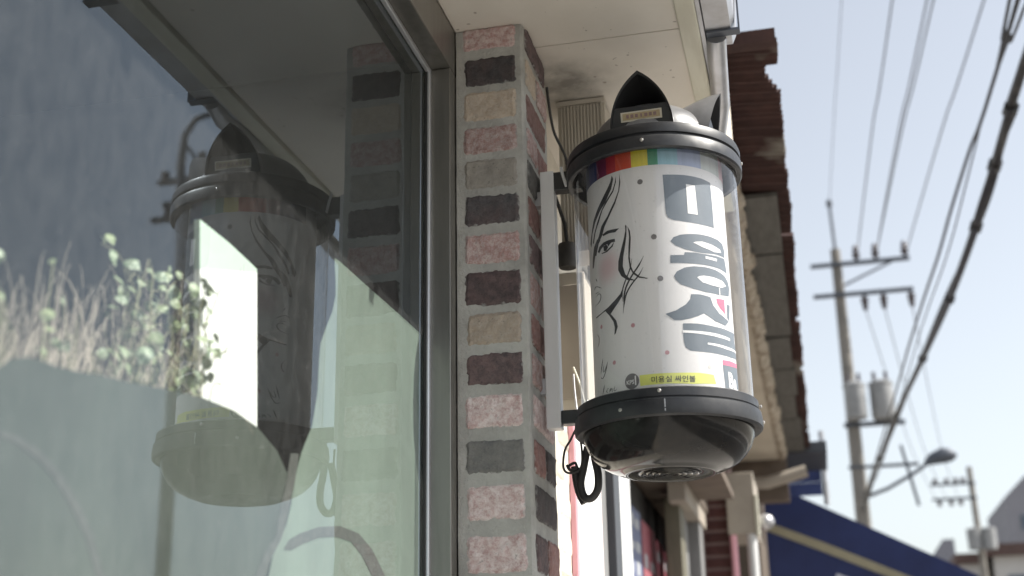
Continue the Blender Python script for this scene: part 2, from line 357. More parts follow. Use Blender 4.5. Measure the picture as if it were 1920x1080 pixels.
# outlines of the print on the drum (arc mm, height mm) and of the window film (Y, Z), cable support points
D = {"hair":[[[-68.77,2462.89],[-65.68,2454.91],[-71.43,2436.69],[-88.16,2414.21],[-103.66,2403.66],[-123.13,2386.82],[-139.39,2368.93],[-144.65,2350.94],[-150.37,2345.09],[-155.3,2354.92],[-141.49,2375.74],[-131.64,2392.03],[-113.49,2409.25],[-96.04,2424.93],[-81.26,2439.87],[-73.04,2451.2]],[[-59.74,2459.14],[-59.72,2447.13],[-67.09,2429.37],[-82.77,2414.41],[-97.59,2401.51],[-110.23,2382.1],[-125.03,2365.59],[-133.8,2346.95],[-138.69,2350.72],[-129.35,2367.18],[-117.47,2382.73],[-100.57,2402.56],[-85.26,2417.23],[-69.3,2432.04],[-62.72,2446.01]],[[-51.91,2461.92],[-50.26,2444.5],[-53.73,2427.54],[-63.84,2404.62],[-79.44,2383.63],[-93.99,2366.62],[-100.86,2353.15],[-113.33,2341.65],[-124.88,2320.09],[-136.26,2324.09],[-127.33,2340.65],[-112.28,2355.09],[-102.71,2371.53],[-84.54,2385.24],[-65.89,2409.17],[-55.87,2428.12],[-52.79,2445.18]],[[-107.15,2345.64],[-120.63,2335.52],[-130.77,2319.39],[-139.46,2300.81],[-146.64,2302.33],[-142.78,2321.68],[-133.52,2340.11],[-119.33,2350.85]],[[-45.01,2357.82],[-42.1,2355.22],[-43.0,2337.99],[-46.42,2319.48],[-51.73,2297.66],[-53.79,2279.03],[-49.44,2262.87],[-41.83,2253.73],[-30.48,2247.87],[-33.37,2247.43],[-46.0,2250.8],[-57.98,2260.99],[-64.3,2273.92],[-62.91,2290.77],[-56.36,2310.26],[-48.87,2331.6],[-45.01,2346.18]],[[-40.55,2353.91],[-36.09,2344.25],[-34.84,2330.49],[-36.31,2313.5],[-38.67,2294.84],[-37.61,2277.51],[-33.39,2265.35],[-22.63,2254.11],[-6.53,2248.19],[-8.39,2247.09],[-22.81,2250.75],[-33.69,2259.74],[-39.86,2272.26],[-41.82,2291.67],[-40.23,2314.29],[-38.05,2333.07],[-39.02,2344.86]],[[-12.65,2291.54],[-15.86,2286.06],[-19.46,2280.78],[-23.6,2275.46],[-28.2,2269.64],[-33.4,2263.64],[-38.54,2257.41],[-43.31,2250.92],[-47.64,2244.29],[-51.2,2237.76],[-53.61,2231.46],[-55.15,2225.41],[-56.2,2219.69],[-56.27,2214.23],[-56.06,2209.09],[-56.1,2204.11],[-55.44,2203.97],[-54.94,2208.85],[-54.05,2213.69],[-52.9,2218.74],[-51.89,2224.3],[-50.44,2230.13],[-48.17,2236.16],[-44.79,2242.47],[-40.6,2248.97],[-35.98,2255.36],[-30.96,2261.51],[-25.81,2267.54],[-21.16,2273.49],[-17.78,2279.59],[-15.01,2285.5],[-12.14,2291.21]],[[-14.66,2270.02],[-17.49,2265.47],[-20.66,2261.15],[-24.26,2256.99],[-28.22,2252.69],[-32.73,2248.38],[-37.33,2243.75],[-41.78,2238.65],[-46.0,2233.26],[-49.57,2227.82],[-52.16,2222.39],[-54.02,2216.9],[-55.58,2210.97],[-56.5,2204.18],[-57.29,2196.95],[-58.34,2189.71],[-57.76,2189.53],[-56.32,2196.66],[-54.57,2203.57],[-52.74,2209.98],[-51.22,2215.79],[-49.46,2221.09],[-47.02,2226.28],[-43.62,2231.54],[-39.54,2236.82],[-35.23,2241.82],[-30.75,2246.38],[-26.26,2250.73],[-22.2,2255.18],[-19.22,2260.06],[-16.76,2264.97],[-14.22,2269.73]],[[-35.22,2290.38],[-36.31,2284.9],[-37.73,2279.55],[-39.54,2274.37],[-41.59,2269.17],[-44.1,2264.0],[-46.84,2258.71],[-49.76,2253.22],[-52.71,2247.65],[-55.29,2242.26],[-57.21,2237.19],[-58.57,2232.3],[-59.37,2227.35],[-59.07,2222.18],[-58.32,2217.02],[-57.71,2211.91],[-57.21,2211.86],[-57.47,2216.92],[-57.37,2221.91],[-56.83,2226.71],[-56.07,2231.44],[-54.78,2236.15],[-52.93,2241.09],[-50.44,2246.38],[-47.54,2251.92],[-44.65,2257.42],[-41.92,2262.75],[-39.39,2268.01],[-37.3,2273.38],[-36.21,2279.01],[-35.55,2284.66],[-34.76,2290.24]]],
 "face":[[[-100.79,2354.11],[-86.25,2357.25],[-71.24,2355.67],[-57.68,2353.92],[-66.95,2348.61],[-81.39,2350.85],[-98.01,2350.24]],[[-118.33,2325.68],[-112.18,2333.39],[-98.85,2337.77],[-84.76,2338.21],[-68.79,2336.48],[-67.97,2330.43],[-77.51,2331.18],[-85.52,2325.78],[-87.85,2331.36],[-96.32,2331.09],[-105.85,2327.35],[-113.15,2320.98]],[[-106.47,2318.76],[-91.4,2318.82],[-77.9,2324.5],[-70.27,2331.07],[-74.34,2322.51],[-88.81,2316.09],[-103.39,2316.78]],[[-99.37,2330.11],[-90.6,2331.23],[-85.58,2324.82],[-91.4,2318.82],[-98.48,2321.05]],[[-58.35,2234.61],[-57.9,2223.23],[-67.33,2212.24],[-81.09,2200.58],[-87.88,2194.81],[-101.34,2205.03],[-118.35,2202.33],[-135.84,2200.9],[-138.17,2203.52],[-114.46,2204.99],[-92.31,2210.1],[-73.87,2219.46],[-61.98,2227.91]],[[-101.34,2205.03],[-85.3,2194.15],[-73.81,2180.12],[-71.0,2168.32],[-76.4,2156.58],[-80.16,2154.68],[-78.12,2168.11],[-81.09,2180.0],[-90.64,2193.66]],[[-131.54,2277.53],[-131.28,2275.26],[-129.67,2272.78],[-126.8,2270.13],[-126.16,2270.04],[-126.4,2272.28],[-127.93,2274.73],[-130.85,2277.41]],[[-140.88,2257.32],[-137.81,2258.82],[-134.72,2260.02],[-132.2,2260.65],[-129.31,2260.14],[-125.6,2258.77],[-121.59,2256.98],[-117.53,2254.95],[-113.29,2252.99],[-109.25,2251.01],[-109.05,2251.19],[-112.72,2253.5],[-116.52,2255.89],[-120.69,2257.98],[-124.97,2259.9],[-129.54,2261.56],[-134.22,2262.36],[-137.82,2261.64],[-139.75,2259.69],[-141.62,2257.64]],[[-136.23,2241.25],[-130.11,2242.42],[-124.57,2243.36],[-120.57,2243.57],[-118.13,2242.72],[-115.97,2240.86],[-114.83,2238.38],[-115.37,2235.37],[-117.38,2232.17],[-120.82,2229.49],[-125.99,2227.62],[-132.8,2226.32],[-141.38,2225.71],[-140.85,2225.36],[-131.87,2225.64],[-124.21,2226.36],[-118.58,2228.15],[-115.03,2231.03],[-112.97,2234.44],[-112.41,2237.79],[-113.8,2240.88],[-116.93,2243.56],[-121.51,2245.1],[-126.28,2244.66],[-131.14,2243.08],[-136.79,2241.58]],[[-138.18,2248.62],[-130.14,2247.58],[-123.63,2247.43],[-118.18,2248.03],[-118.41,2248.29],[-124.89,2248.79],[-131.56,2248.99],[-138.51,2248.92]]],
 "curl":[[[-137.25,2171.19],[-133.9,2168.38],[-131.27,2165.67],[-129.3,2162.69],[-128.84,2159.03],[-129.5,2155.07],[-130.82,2151.69],[-132.8,2149.36],[-134.68,2147.44],[-136.92,2145.74],[-136.35,2145.48],[-133.16,2146.77],[-130.11,2148.26],[-128.13,2150.75],[-126.82,2154.24],[-126.18,2158.31],[-126.66,2162.19],[-128.77,2165.53],[-132.6,2168.43],[-136.76,2171.2]]],
 "script":[[[-117.18,2119.36],[-121.39,2110.78],[-124.59,2101.88],[-126.61,2092.62],[-125.96,2092.42],[-121.47,2100.91],[-118.42,2109.84],[-116.61,2119.18]],[[-113.28,2107.54],[-115.71,2103.2],[-118.04,2099.14],[-118.74,2095.87],[-117.16,2093.65],[-113.59,2093.2],[-110.51,2094.87],[-107.12,2098.74],[-103.9,2104.28],[-100.63,2110.17],[-100.98,2110.32],[-104.91,2104.7],[-108.98,2099.57],[-112.36,2095.82],[-115.03,2094.39],[-115.97,2094.36],[-116.48,2095.4],[-115.82,2098.45],[-114.52,2102.79],[-112.87,2107.39]],[[-101.01,2110.32],[-103.43,2105.13],[-106.16,2100.13],[-108.86,2095.39],[-111.71,2091.09],[-114.79,2087.38],[-117.75,2084.79],[-120.28,2083.73],[-122.17,2083.67],[-123.02,2083.88],[-123.81,2084.5],[-124.94,2085.88],[-125.72,2087.42],[-126.3,2087.52],[-126.13,2086.05],[-126.04,2084.61],[-124.5,2083.09],[-121.48,2082.24],[-118.47,2082.36],[-115.55,2083.64],[-112.53,2086.37],[-109.49,2090.16],[-106.68,2094.54],[-104.37,2099.47],[-102.55,2104.82],[-100.6,2110.17]],[[-114.18,2070.06],[-118.11,2064.86],[-121.06,2059.31],[-122.92,2053.39],[-122.32,2053.2],[-118.16,2058.35],[-115.32,2063.92],[-113.64,2069.88]],[[-103.96,2061.16],[-106.13,2059.52],[-108.34,2058.0],[-109.53,2056.45],[-109.05,2054.86],[-107.15,2053.58],[-104.72,2053.24],[-102.44,2053.97],[-100.39,2055.3],[-99.28,2056.87],[-99.96,2058.53],[-101.8,2059.87],[-103.67,2061.13],[-103.92,2061.01],[-102.36,2059.64],[-101.32,2058.36],[-101.09,2057.36],[-101.99,2056.18],[-103.84,2055.01],[-105.6,2054.43],[-106.6,2054.57],[-107.3,2055.06],[-107.55,2055.91],[-106.83,2057.32],[-105.42,2059.15],[-103.63,2060.98]],[[-95.39,2060.54],[-97.78,2058.06],[-99.44,2055.27],[-100.34,2052.17],[-99.95,2052.01],[-97.51,2054.48],[-95.88,2057.28],[-95.02,2060.39]],[[-99.98,2052.01],[-98.21,2053.63],[-96.34,2055.09],[-94.75,2056.33],[-93.38,2057.16],[-92.38,2057.51],[-92.73,2057.78],[-92.81,2056.81],[-93.26,2055.05],[-93.37,2053.39],[-92.43,2052.15],[-90.99,2051.68],[-89.75,2051.37],[-89.68,2051.58],[-90.77,2052.09],[-91.45,2052.64],[-91.71,2053.24],[-91.59,2054.61],[-91.14,2056.38],[-91.15,2057.86],[-92.98,2058.69],[-94.58,2058.19],[-96.16,2057.25],[-97.62,2055.8],[-98.88,2053.98],[-100.3,2052.17]],[[-84.16,2061.08],[-85.93,2058.91],[-87.64,2056.84],[-88.37,2054.87],[-87.96,2053.22],[-86.5,2052.03],[-84.6,2051.65],[-82.81,2052.2],[-81.33,2053.44],[-79.85,2054.73],[-80.08,2054.92],[-81.96,2053.97],[-83.82,2053.23],[-85.11,2052.81],[-85.89,2052.97],[-86.53,2053.48],[-86.77,2054.49],[-86.12,2056.21],[-85.12,2058.53],[-83.87,2060.94]]],
 "mi":[[[30.37,2446.87],[71.97,2448.19],[92.94,2448.22],[111.68,2447.81],[133.47,2445.62],[135.08,2400.28],[135.41,2355.11],[103.53,2354.53],[69.67,2355.35],[45.26,2357.67],[35.54,2362.38],[32.37,2370.14],[31.32,2399.31]]],
 "mi_w":[[[73.78,2430.61],[92.63,2429.91],[94.76,2372.37],[73.79,2372.26]]],
 "yong":[[[37.37,2316.3],[43.25,2324.0],[56.48,2329.3],[76.03,2332.52],[97.3,2334.62],[121.73,2335.13],[146.03,2334.59],[163.1,2331.45],[170.87,2320.18],[167.91,2305.59],[136.79,2303.59],[102.06,2298.96],[84.62,2298.94],[64.9,2301.42],[46.67,2308.06]],[[35.62,2289.32],[60.96,2290.5],[62.64,2295.93],[84.5,2297.4],[101.93,2297.4],[133.33,2300.22],[167.5,2303.52],[170.93,2294.84],[175.42,2276.81],[143.26,2277.35],[109.52,2276.47],[82.88,2275.54],[34.74,2274.21]],[[39.92,2249.78],[45.46,2258.3],[60.71,2266.47],[78.44,2270.29],[102.09,2272.29],[130.16,2272.23],[161.1,2268.73],[178.02,2262.13],[185.51,2250.89],[177.04,2232.99],[136.7,2225.31],[100.26,2223.93],[75.37,2227.34],[51.24,2234.13],[42.7,2242.32]]],
 "yong_w":[[[80.94,2316.23],[86.09,2318.64],[100.72,2321.15],[125.61,2319.58],[150.77,2316.46],[153.89,2311.53],[129.92,2306.71],[99.82,2310.44]],[[106.29,2293.99],[137.33,2295.06],[135.78,2289.86],[105.87,2289.13]],[[84.05,2249.83],[89.52,2252.98],[98.38,2255.03],[122.86,2256.34],[150.87,2255.39],[164.49,2249.52],[145.27,2241.18],[115.98,2239.81],[95.09,2241.91]],[[137.15,2239.22],[139.43,2239.76],[139.3,2225.91],[136.75,2225.7]]],
 "sil":[[[69.74,2216.59],[88.93,2218.22],[111.28,2216.39],[117.34,2201.59],[132.47,2189.64],[165.86,2181.53],[149.37,2169.46],[119.55,2172.24],[93.58,2182.98],[81.67,2176.98],[65.68,2171.04],[48.87,2167.16],[36.41,2166.85],[20.49,2178.76],[39.24,2184.82],[58.02,2196.37],[67.18,2207.11]],[[162.55,2213.73],[179.2,2216.41],[168.66,2183.19],[159.97,2186.62]],[[50.66,2161.18],[78.59,2162.35],[118.51,2161.88],[164.76,2163.42],[212.16,2168.75],[197.91,2163.18],[196.3,2149.14],[212.13,2136.46],[212.16,2120.4],[162.68,2113.04],[130.99,2111.49],[103.63,2111.24],[80.77,2111.12],[61.85,2111.42],[53.16,2116.75],[50.53,2126.44],[49.96,2137.84]]],
 "sil_w":[[[49.49,2148.38],[77.58,2148.53],[107.48,2149.03],[143.06,2149.1],[164.42,2149.33],[163.51,2144.45],[127.21,2143.17],[93.59,2143.47],[69.5,2143.88],[49.21,2143.82]],[[97.17,2129.22],[118.36,2129.86],[150.93,2130.36],[212.09,2134.7],[212.1,2131.67],[150.16,2125.21],[117.94,2125.68],[96.89,2125.91]]],
 "pink":[[[126.89,2216.58],[153.24,2220.41],[152.79,2192.37],[136.71,2199.91],[128.71,2207.57]],[[132.04,2102.65],[153.88,2105.31],[181.0,2107.36],[212.12,2111.89],[212.15,2104.35],[168.05,2096.85],[131.5,2093.54]]],
 "be_box":[[[131.5,2093.54],[168.05,2096.85],[212.15,2104.02],[212.09,2097.53],[212.12,2064.43],[160.03,2054.87],[134.43,2051.75]]],
 "yellow":[[[-31.87,2070.95],[-6.65,2070.95],[35.21,2070.75],[74.36,2071.96],[105.81,2071.24],[110.65,2055.42],[62.75,2051.12],[24.8,2051.78],[-17.19,2051.83],[-30.91,2051.55]]],
 "dark_dots":[[-11.69,2436.46],[8.04,2325.98],[15.15,2245.78]],
 "pale_dots":[[-39.18,2164.17],[19.66,2107.85],[98.54,2084.9],[-116.84,2179.34],[-83.6,2103.76]],
 "logo":[-46.8,2062.54],
 "txt0":[-10.35,2054.96],
 "txt1":[67.3,2059.01],
 "txth":[[25.63,2066.12],[24.91,2053.69]],
 "B":[[147.9,2054.95],[171.35,2058.04],[150.72,2084.9]],
 "cheek":[[-90.13,2286.71],[-65.76,2280.01]],
 "band_z":[[6.83,2468.36],[-145.9,2467.06],[49.23,2467.23]],
 "band_x":[-178.76,-143.77,-110.45,-81.84,-59.97,-26.74,4.39,22.98,60.13,110.64,171.63,211.66],
 "film":[[2.2269,2.1758],[2.1555,2.1753],[1.9974,2.1741],[1.8604,2.172],[1.7617,2.1712],[1.7246,2.1705],[1.7112,2.1684],[1.7184,2.1315],[1.7199,2.1108],[1.7086,2.0821],[1.6831,2.0473],[1.6662,2.0207],[1.6623,1.9918],[1.66,1.9442],[1.644,1.8945],[1.6091,1.8502],[1.5933,1.8183],[1.5792,1.7733],[1.5674,1.7473],[1.5273,1.7017],[1.475,1.5674],[2.2301,1.5927]],
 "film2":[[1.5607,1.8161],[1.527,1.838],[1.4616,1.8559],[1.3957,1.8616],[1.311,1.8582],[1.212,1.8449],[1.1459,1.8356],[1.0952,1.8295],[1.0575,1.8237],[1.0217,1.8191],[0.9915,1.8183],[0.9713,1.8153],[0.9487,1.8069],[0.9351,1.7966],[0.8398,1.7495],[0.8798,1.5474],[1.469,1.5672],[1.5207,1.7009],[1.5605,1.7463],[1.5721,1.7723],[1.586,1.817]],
 "branch":[[[1.5714,1.8429],[1.5987,1.8481],[1.5891,1.8103],[1.5727,1.7723],[1.5627,1.7466],[1.5506,1.7279],[1.5228,1.7011],[1.4983,1.6691],[1.4717,1.6666],[1.4997,1.7017],[1.5333,1.7291],[1.5381,1.75],[1.5463,1.7717],[1.5606,1.8054]],[[1.5605,1.7155],[1.5768,1.7298],[1.612,1.7426],[1.678,1.76],[1.7607,1.7727],[1.8401,1.7723],[1.9016,1.7558],[1.9592,1.7251],[2.0084,1.6922],[1.9504,1.6874],[1.9036,1.7155],[1.8537,1.7422],[1.8063,1.7562],[1.7446,1.7553],[1.6792,1.7455],[1.6225,1.7299],[1.5834,1.7168]],[[0.942,1.7429],[0.9729,1.7436],[1.0112,1.7359],[1.0438,1.7223],[1.0743,1.7024],[1.1047,1.6767],[1.1324,1.637],[1.119,1.6358],[1.0935,1.6702],[1.0644,1.696],[1.0344,1.7157],[1.0049,1.7289],[0.9701,1.7374],[0.9428,1.7384]]],
 "board":[[1.3828,2.0442],[1.4263,2.0576],[1.5496,2.0957],[1.5808,1.812],[1.417,1.7841]],
 "board_top":[[1.3745,2.1078],[1.4598,2.1072],[1.549,2.101],[1.5496,2.0957],[1.4263,2.0576],[1.3828,2.0442]],
 "plant_pts":[[1.0345,1.8271],[1.121,1.8495],[1.2651,1.8868],[1.4599,1.9372],[1.0225,1.8927],[1.155,1.9466],[1.256,2.0252],[1.4382,2.1052]],
 "main":[[0.937,23.422,5.105],[1.046,19.785,5.131],[1.139,16.715,5.102],[1.239,13.361,4.962],[1.308,11.079,4.881],[1.359,9.366,4.894],[1.389,8.381,4.958],[1.41,7.659,5.02],[1.426,7.141,5.059]],
 "second":[[1.02,20.999,5.274],[1.175,15.846,5.38],[1.219,14.375,5.418],[1.27,12.672,5.422],[1.307,11.418,5.407],[1.337,10.432,5.446],[1.372,9.27,5.453],[1.412,7.944,5.426]],
 "fork1":[[1.412,7.944,5.426],[1.424,7.533,5.488],[1.432,7.279,5.564]],
 "fork2":[[1.412,7.944,5.426],[1.427,7.431,5.394],[1.441,6.972,5.328]],
 "third":[[1.078,20.725,5.136],[1.276,14.121,5.354],[1.361,11.31,5.349],[1.408,9.738,5.452],[1.441,8.63,5.548],[1.48,7.341,5.592]],
 "hv0":[[1.299,24.688,10.072],[1.463,19.222,10.284],[1.585,15.169,10.189]],
 "hv1":[[1.664,24.867,10.098],[1.841,18.979,10.121],[1.964,14.862,9.948]],
 "hv2":[[1.664,24.867,10.098],[1.852,18.614,9.95],[1.978,14.411,9.681]],
 "hv3":[[2.252,24.934,10.14],[2.441,18.641,9.917],[2.565,14.499,9.639]],
 "hv4":[[0.885,25.012,11.326],[1.006,20.957,11.563],[1.11,17.513,11.646]],
 "rows":[[2.8201,2.7711],[2.752,2.6929],[2.6774,2.6159],[2.6002,2.5452],[2.5317,2.4706],[2.4559,2.3949],[2.3775,2.3171],[2.3012,2.2342],[2.2186,2.1586],[2.1416,2.0812],[2.0629,2.0021],[1.9794,1.9199],[1.8977,1.8364],[1.8104,1.7442]]}

# ------------------------------------------------------------------ ground
tag(MB().box(-300, 300, -200, 600, -.3, -.13).build('ground', 'soil'), kind='structure')
tag(MB().box(1.3, 7.3, -60, 200, -.2, -.12).build('road', 'asphalt'), kind='structure')
tag(MB().box(-4.2, 1.15, -60, 90, -.2, 0).build('pavement', 'paving'), kind='structure')
kr = MB()
for i in range(-20, 70): kr.box(1.155, 1.295, i*1.0+.004, i*1.0+.996, -.2, .005)
tag(kr.build('kerb', 'paving'), kind='structure')
tag(MB().box(7.35, 9.5, -60, 90, -.2, 0).build('far_pavement', 'paving'), kind='structure')
tag(MB().box(4.2, 4.32, -60, 200, -.119, -.115).build('road_line', 'line_white'), kind='structure')

# ------------------------------------------------------------------ the salon building
ZS = 2.82
shop = thing('salon_building', (-1.5, 1, 0), 'salon building with cream painted soffit, metal gutter and big window', 'building')
MB().box(-3.6, -.64, -1.8, -1.5, 0, 2.83).build('wall', 'wall_cream', shop)
MB().box(-3.6, -.70, 2.205, 2.40, 0, 2.83).build('wall', 'wall_cream', shop)
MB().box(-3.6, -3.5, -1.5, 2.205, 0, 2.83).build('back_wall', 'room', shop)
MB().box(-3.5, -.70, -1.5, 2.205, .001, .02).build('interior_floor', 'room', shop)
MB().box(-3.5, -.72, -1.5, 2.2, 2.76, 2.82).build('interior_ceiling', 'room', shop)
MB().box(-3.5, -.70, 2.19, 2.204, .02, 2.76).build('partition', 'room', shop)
MB().box(-.70, -.60, -1.5, 2.2, 0, .45).build('window_wall', 'wall_cream', shop)
MB().box(-3.6, -.124, -1.8, 3.3, 2.86, 3.7).build('parapet', 'wall_cream', shop)
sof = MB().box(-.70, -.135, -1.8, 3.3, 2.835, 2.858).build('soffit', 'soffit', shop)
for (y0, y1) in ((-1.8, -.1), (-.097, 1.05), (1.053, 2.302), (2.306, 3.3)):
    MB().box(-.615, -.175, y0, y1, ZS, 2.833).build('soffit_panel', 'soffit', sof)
MB().bbox(-.174, -.135, -1.8, 3.3, 2.806, 2.834, .003).build('trim_board', 'trim', shop)
MB().box(-.134, -.126, -1.8, 3.3, 2.812, 3.72).build('fascia_sheet', 'galv', shop)
# gutter trough
g = MB()
prof = [(-.124, 2.93), (-.124, 2.822), (-.074, 2.822), (-.066, 2.84), (-.060, 2.93), (-.064, 2.93), (-.070, 2.842), (-.076, 2.826), (-.120, 2.826), (-.120, 2.93)]
g.prism(prof, 1, -1.8, 2.40); g.prism([(-.121, 2.825), (-.075, 2.825), (-.069, 2.842), (-.063, 2.925), (-.121, 2.925)], 1, 2.396, 2.402)
gut = g.build('gutter', 'galv', shop)
for y in (.3, 1.1, 1.9, 2.33): MB().box(-.1235, -.056, y, y+.022, 2.816, 2.821).box(-.0595, -.056, y, y+.022, 2.821, 2.935).build('gutter_strap', 'steel_dark', gut)
MB().tube([(-.105, 2.36, 2.82), (-.108, 2.40, 2.80), (-.118, 2.62, 2.80), (-.16, 2.80, 2.70), (-.44, 3.00, 2.36), (-.50, 3.03, 2.30), (-.56, 3.04, 2.28)], .021, 10).build('downpipe', 'galv', shop, smooth=40)
# wall between pilaster and the next shop
MB().box(-.75, -.545, 2.402, 3.3, 0, 2.83).build('street_wall', 'mortar_cream', shop)
sw = thing('painted_brick_wall', (-.54, 2.7, 0), 'cream painted brick strip in sunlight behind the hanging sign', 'wall')
MB().box(-.545, -.532, 2.404, 3.28, 0, 2.45).build('mortar_bed', 'mortar_cream', sw)

# ------------------------------------------------------------------ brick pilaster
def brick_mesh(w, h, d, seed, nx=18, ny=10, jag=.0017):
    """rough faced brick slip: face towards -Y, centred, depth d behind the face"""
    r = random.Random(seed); bm = bmesh.new(); grid = []
    for j in range(ny+1):
        row = []
        for i in range(nx+1):
            x = -w/2+w*i/nx; z = -h/2+h*j/ny; y = 0
            e = (i in (0, nx)) + (j in (0, ny))
            x += r.uniform(-1, 1)*jag*(1.0 if e else .6); z += r.uniform(-1, 1)*jag*(1.0 if e else .6)
            if e == 2: x *= 1-.02-r.random()*.03; z *= 1-.04-r.random()*.06
            y = (.0025 + r.random()*.0015) if e else noise.noise(Vector((x*60, z*60, seed*3.1)))*.0022
            row.append(bm.verts.new((x, y, z)))
        grid.append(row)
    for j in range(ny):
        for i in range(nx): bm.faces.new((grid[j][i], grid[j][i+1], grid[j+1][i+1], grid[j+1][i]))
    ring = [grid[0][i] for i in range(nx+1)] + [grid[j][nx] for j in range(1, ny+1)] + [grid[ny][i] for i in range(nx-1, -1, -1)] + [grid[j][0] for j in range(ny-1, 0, -1)]
    back = [bm.verts.new((v.co.x, d, v.co.z)) for v in ring]
    for k in range(len(ring)): k2 = (k+1) % len(ring); bm.faces.new((ring[k], back[k], back[k2], ring[k2]))
    me = bpy.data.meshes.new('brick'); bm.to_mesh(me); bm.free(); return me
pil = thing('brick_pilaster', (-.545, 2.3, 0), 'pilaster of old mixed colour bricks between shop window and hanging sign', 'pilaster')
XF, YF = -.478, 2.2
core = MB()
nz = 110
# mortar core with softly uneven faces
for z0 in range(1):
    bm = bmesh.new(); cols_ = [(-.614, 2.42), (-.614, 2.31), (-.614, YF), (-.585, YF), (-.545, YF), (-.505, YF), (-.482, YF+.0015), (XF, YF+.006), (XF, 2.25), (XF, 2.33), (XF, 2.42)]
    rows = []
    for j in range(nz+1):
        z = 2.818*j/nz; row = []
        for (x, y) in cols_:
            q = noise.noise(Vector((x*25, y*25, z*22)))*.0022 + noise.noise(Vector((x*60, y*60, z*70)))*.0009
            row.append(bm.verts.new((x + (q if x == XF else 0), y + (q if y == YF else 0), z)))
        rows.append(row)
    for j in range(nz):
        for i in range(len(cols_)-1): bm.faces.new((rows[j][i], rows[j][i+1], rows[j+1][i+1], rows[j+1][i]))
    bm.faces.new(rows[nz]); bm.faces.new(rows[0][::-1])
    core.add_bm(bm)
core.build('mortar_core', 'mortar', pil, smooth=35)
rowz = D['rows']; kinds = ['pink', 'dark', 'beige', 'pink', 'taupe', 'dark', 'pink', 'purple', 'beige', 'purple', 'white', 'grey', 'white', 'white']
zt, zb = rowz[-1]
for i in range(5): rowz.append([rowz[-1][0]-.0785, rowz[-1][1]-.0785]); kinds.append(rnd.choice(['pink', 'dark', 'beige', 'white', 'purple']))
fk = ['purple', 'beige', 'red', 'pink', 'grey', 'red', 'purple', 'pink', 'red', 'pink', 'white', 'red', 'dark', 'purple']
for i, ((zt, zb), k) in enumerate(zip(rowz, kinds)):
    w = .106+rnd.uniform(-.003, .003); h = zt-zb
    me = brick_mesh(w, h, .02, 100+i); me.materials.append(M['brick_'+k])
    instance('brick', me, pil, (-.544+rnd.uniform(-.002, .002), YF-.003, (zt+zb)/2), (0, R(rnd.uniform(-.6, .9)), 0))
    # street face
    segs = [(.022, .200)] if i % 2 == 0 else [(.022, .106), (.120, .205)]
    for q, (a, b2) in enumerate(segs):
        kk = fk[i % 14] if q == 0 else rnd.choice(['pink', 'red', 'white', 'dark'])
        me = brick_mesh(b2-a, h*.98, .02, 300+i*3+q); me.materials.append(M['brick_'+kk])
        instance('brick', me, pil, (XF+.004+rnd.uniform(-.001, .002), YF+(a+b2)/2, (zt+zb)/2+.002), (0, R(rnd.uniform(-.6, .6)), R(90)))
# painted brick strip beyond
mes = []
for k in range(4):
    me = brick_mesh(.19, .056, .015, 700+k, 8, 4); me.materials.append(M['brick_cream']); mes.append(me)
for j in range(18):
    z = 1.08+j*.0785
    for k in range(5):
        y = 2.50+k*.205+(.1 if j % 2 else 0)
        if y < 3.19: instance('brick', mes[(j+k) % 4], sw, (-.530, y, z), (0, 0, R(90)))

# ------------------------------------------------------------------ shop window
win = thing('shop_window', (-.66, .4, .45), 'large dusty shop window in aluminium frame reflecting sky and hanging sign', 'window')
XG = -.663
MB().bbox(-.695, -.6155, 2.162, 2.198, .45, 2.72, .002).build('stile', 'alu', win)
MB().bbox(-.695, -.6155, -1.5, -1.44, .45, 2.72, .002).build('stile', 'alu', win)
MB().bbox(-.695, -.6155, -1.5, 2.198, 2.7205, 2.818, .002).build('header', 'alu', win)
MB().bbox(-.695, -.6155, -1.439, 2.161, .4505, .50, .002).build('sill_rail', 'alu', win)
MB().bbox(-.662, -.653, 2.150, 2.1615, .50, 2.72, .002).build('bead', 'alu_bead', win)
MB().bbox(-.662, -.653, -1.43, 2.1495, 2.709, 2.7200, .002).build('bead', 'alu_bead', win)
MB().box(-.6625, -.658, 2.1455, 2.1495, .50, 2.708).build('seal', 'gasket', win)
gp = MB(); y0, y1, z0, z1 = -1.44, 2.158, .5, 2.718
gp.v += [(XG, y0, z0), (XG, y1, z0), (XG, y1, z1), (XG, y0, z1), (XG-.005, y0, z0), (XG-.005, y1, z0), (XG-.005, y1, z1), (XG-.005, y0, z1)]
gp.face([0, 1, 2, 3]); gp.mi = 1; gp.face([7, 6, 5, 4]); gp.mi = 2
for q in ((0, 4, 5, 1), (1, 5, 6, 2), (2, 6, 7, 3), (3, 7, 4, 0)): gp.face(list(q))
gp.build('glass_pane', ['glass', 'clear_back', 'pane_edge'], win)
fl = MB().prism([p for p in D['film']], 0, -.6705, -.6695).build('window_film', 'film', win)
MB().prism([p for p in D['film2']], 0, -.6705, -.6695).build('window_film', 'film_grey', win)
for b_ in D['branch']: MB().prism(b_, 0, -.6693, -.6688).build('branch_print', 'branch', fl)
bd = thing('display_board', (-.72, 1.45, 1.7), 'white board standing behind the window glass beside trailing plant', 'board')
MB().prism(D['board'], 0, -.728, -.72).build('panel', 'white_panel', bd)
MB().prism(D['board_top'], 0, -.728, -.7202).build('top_card', 'mint_card', bd)

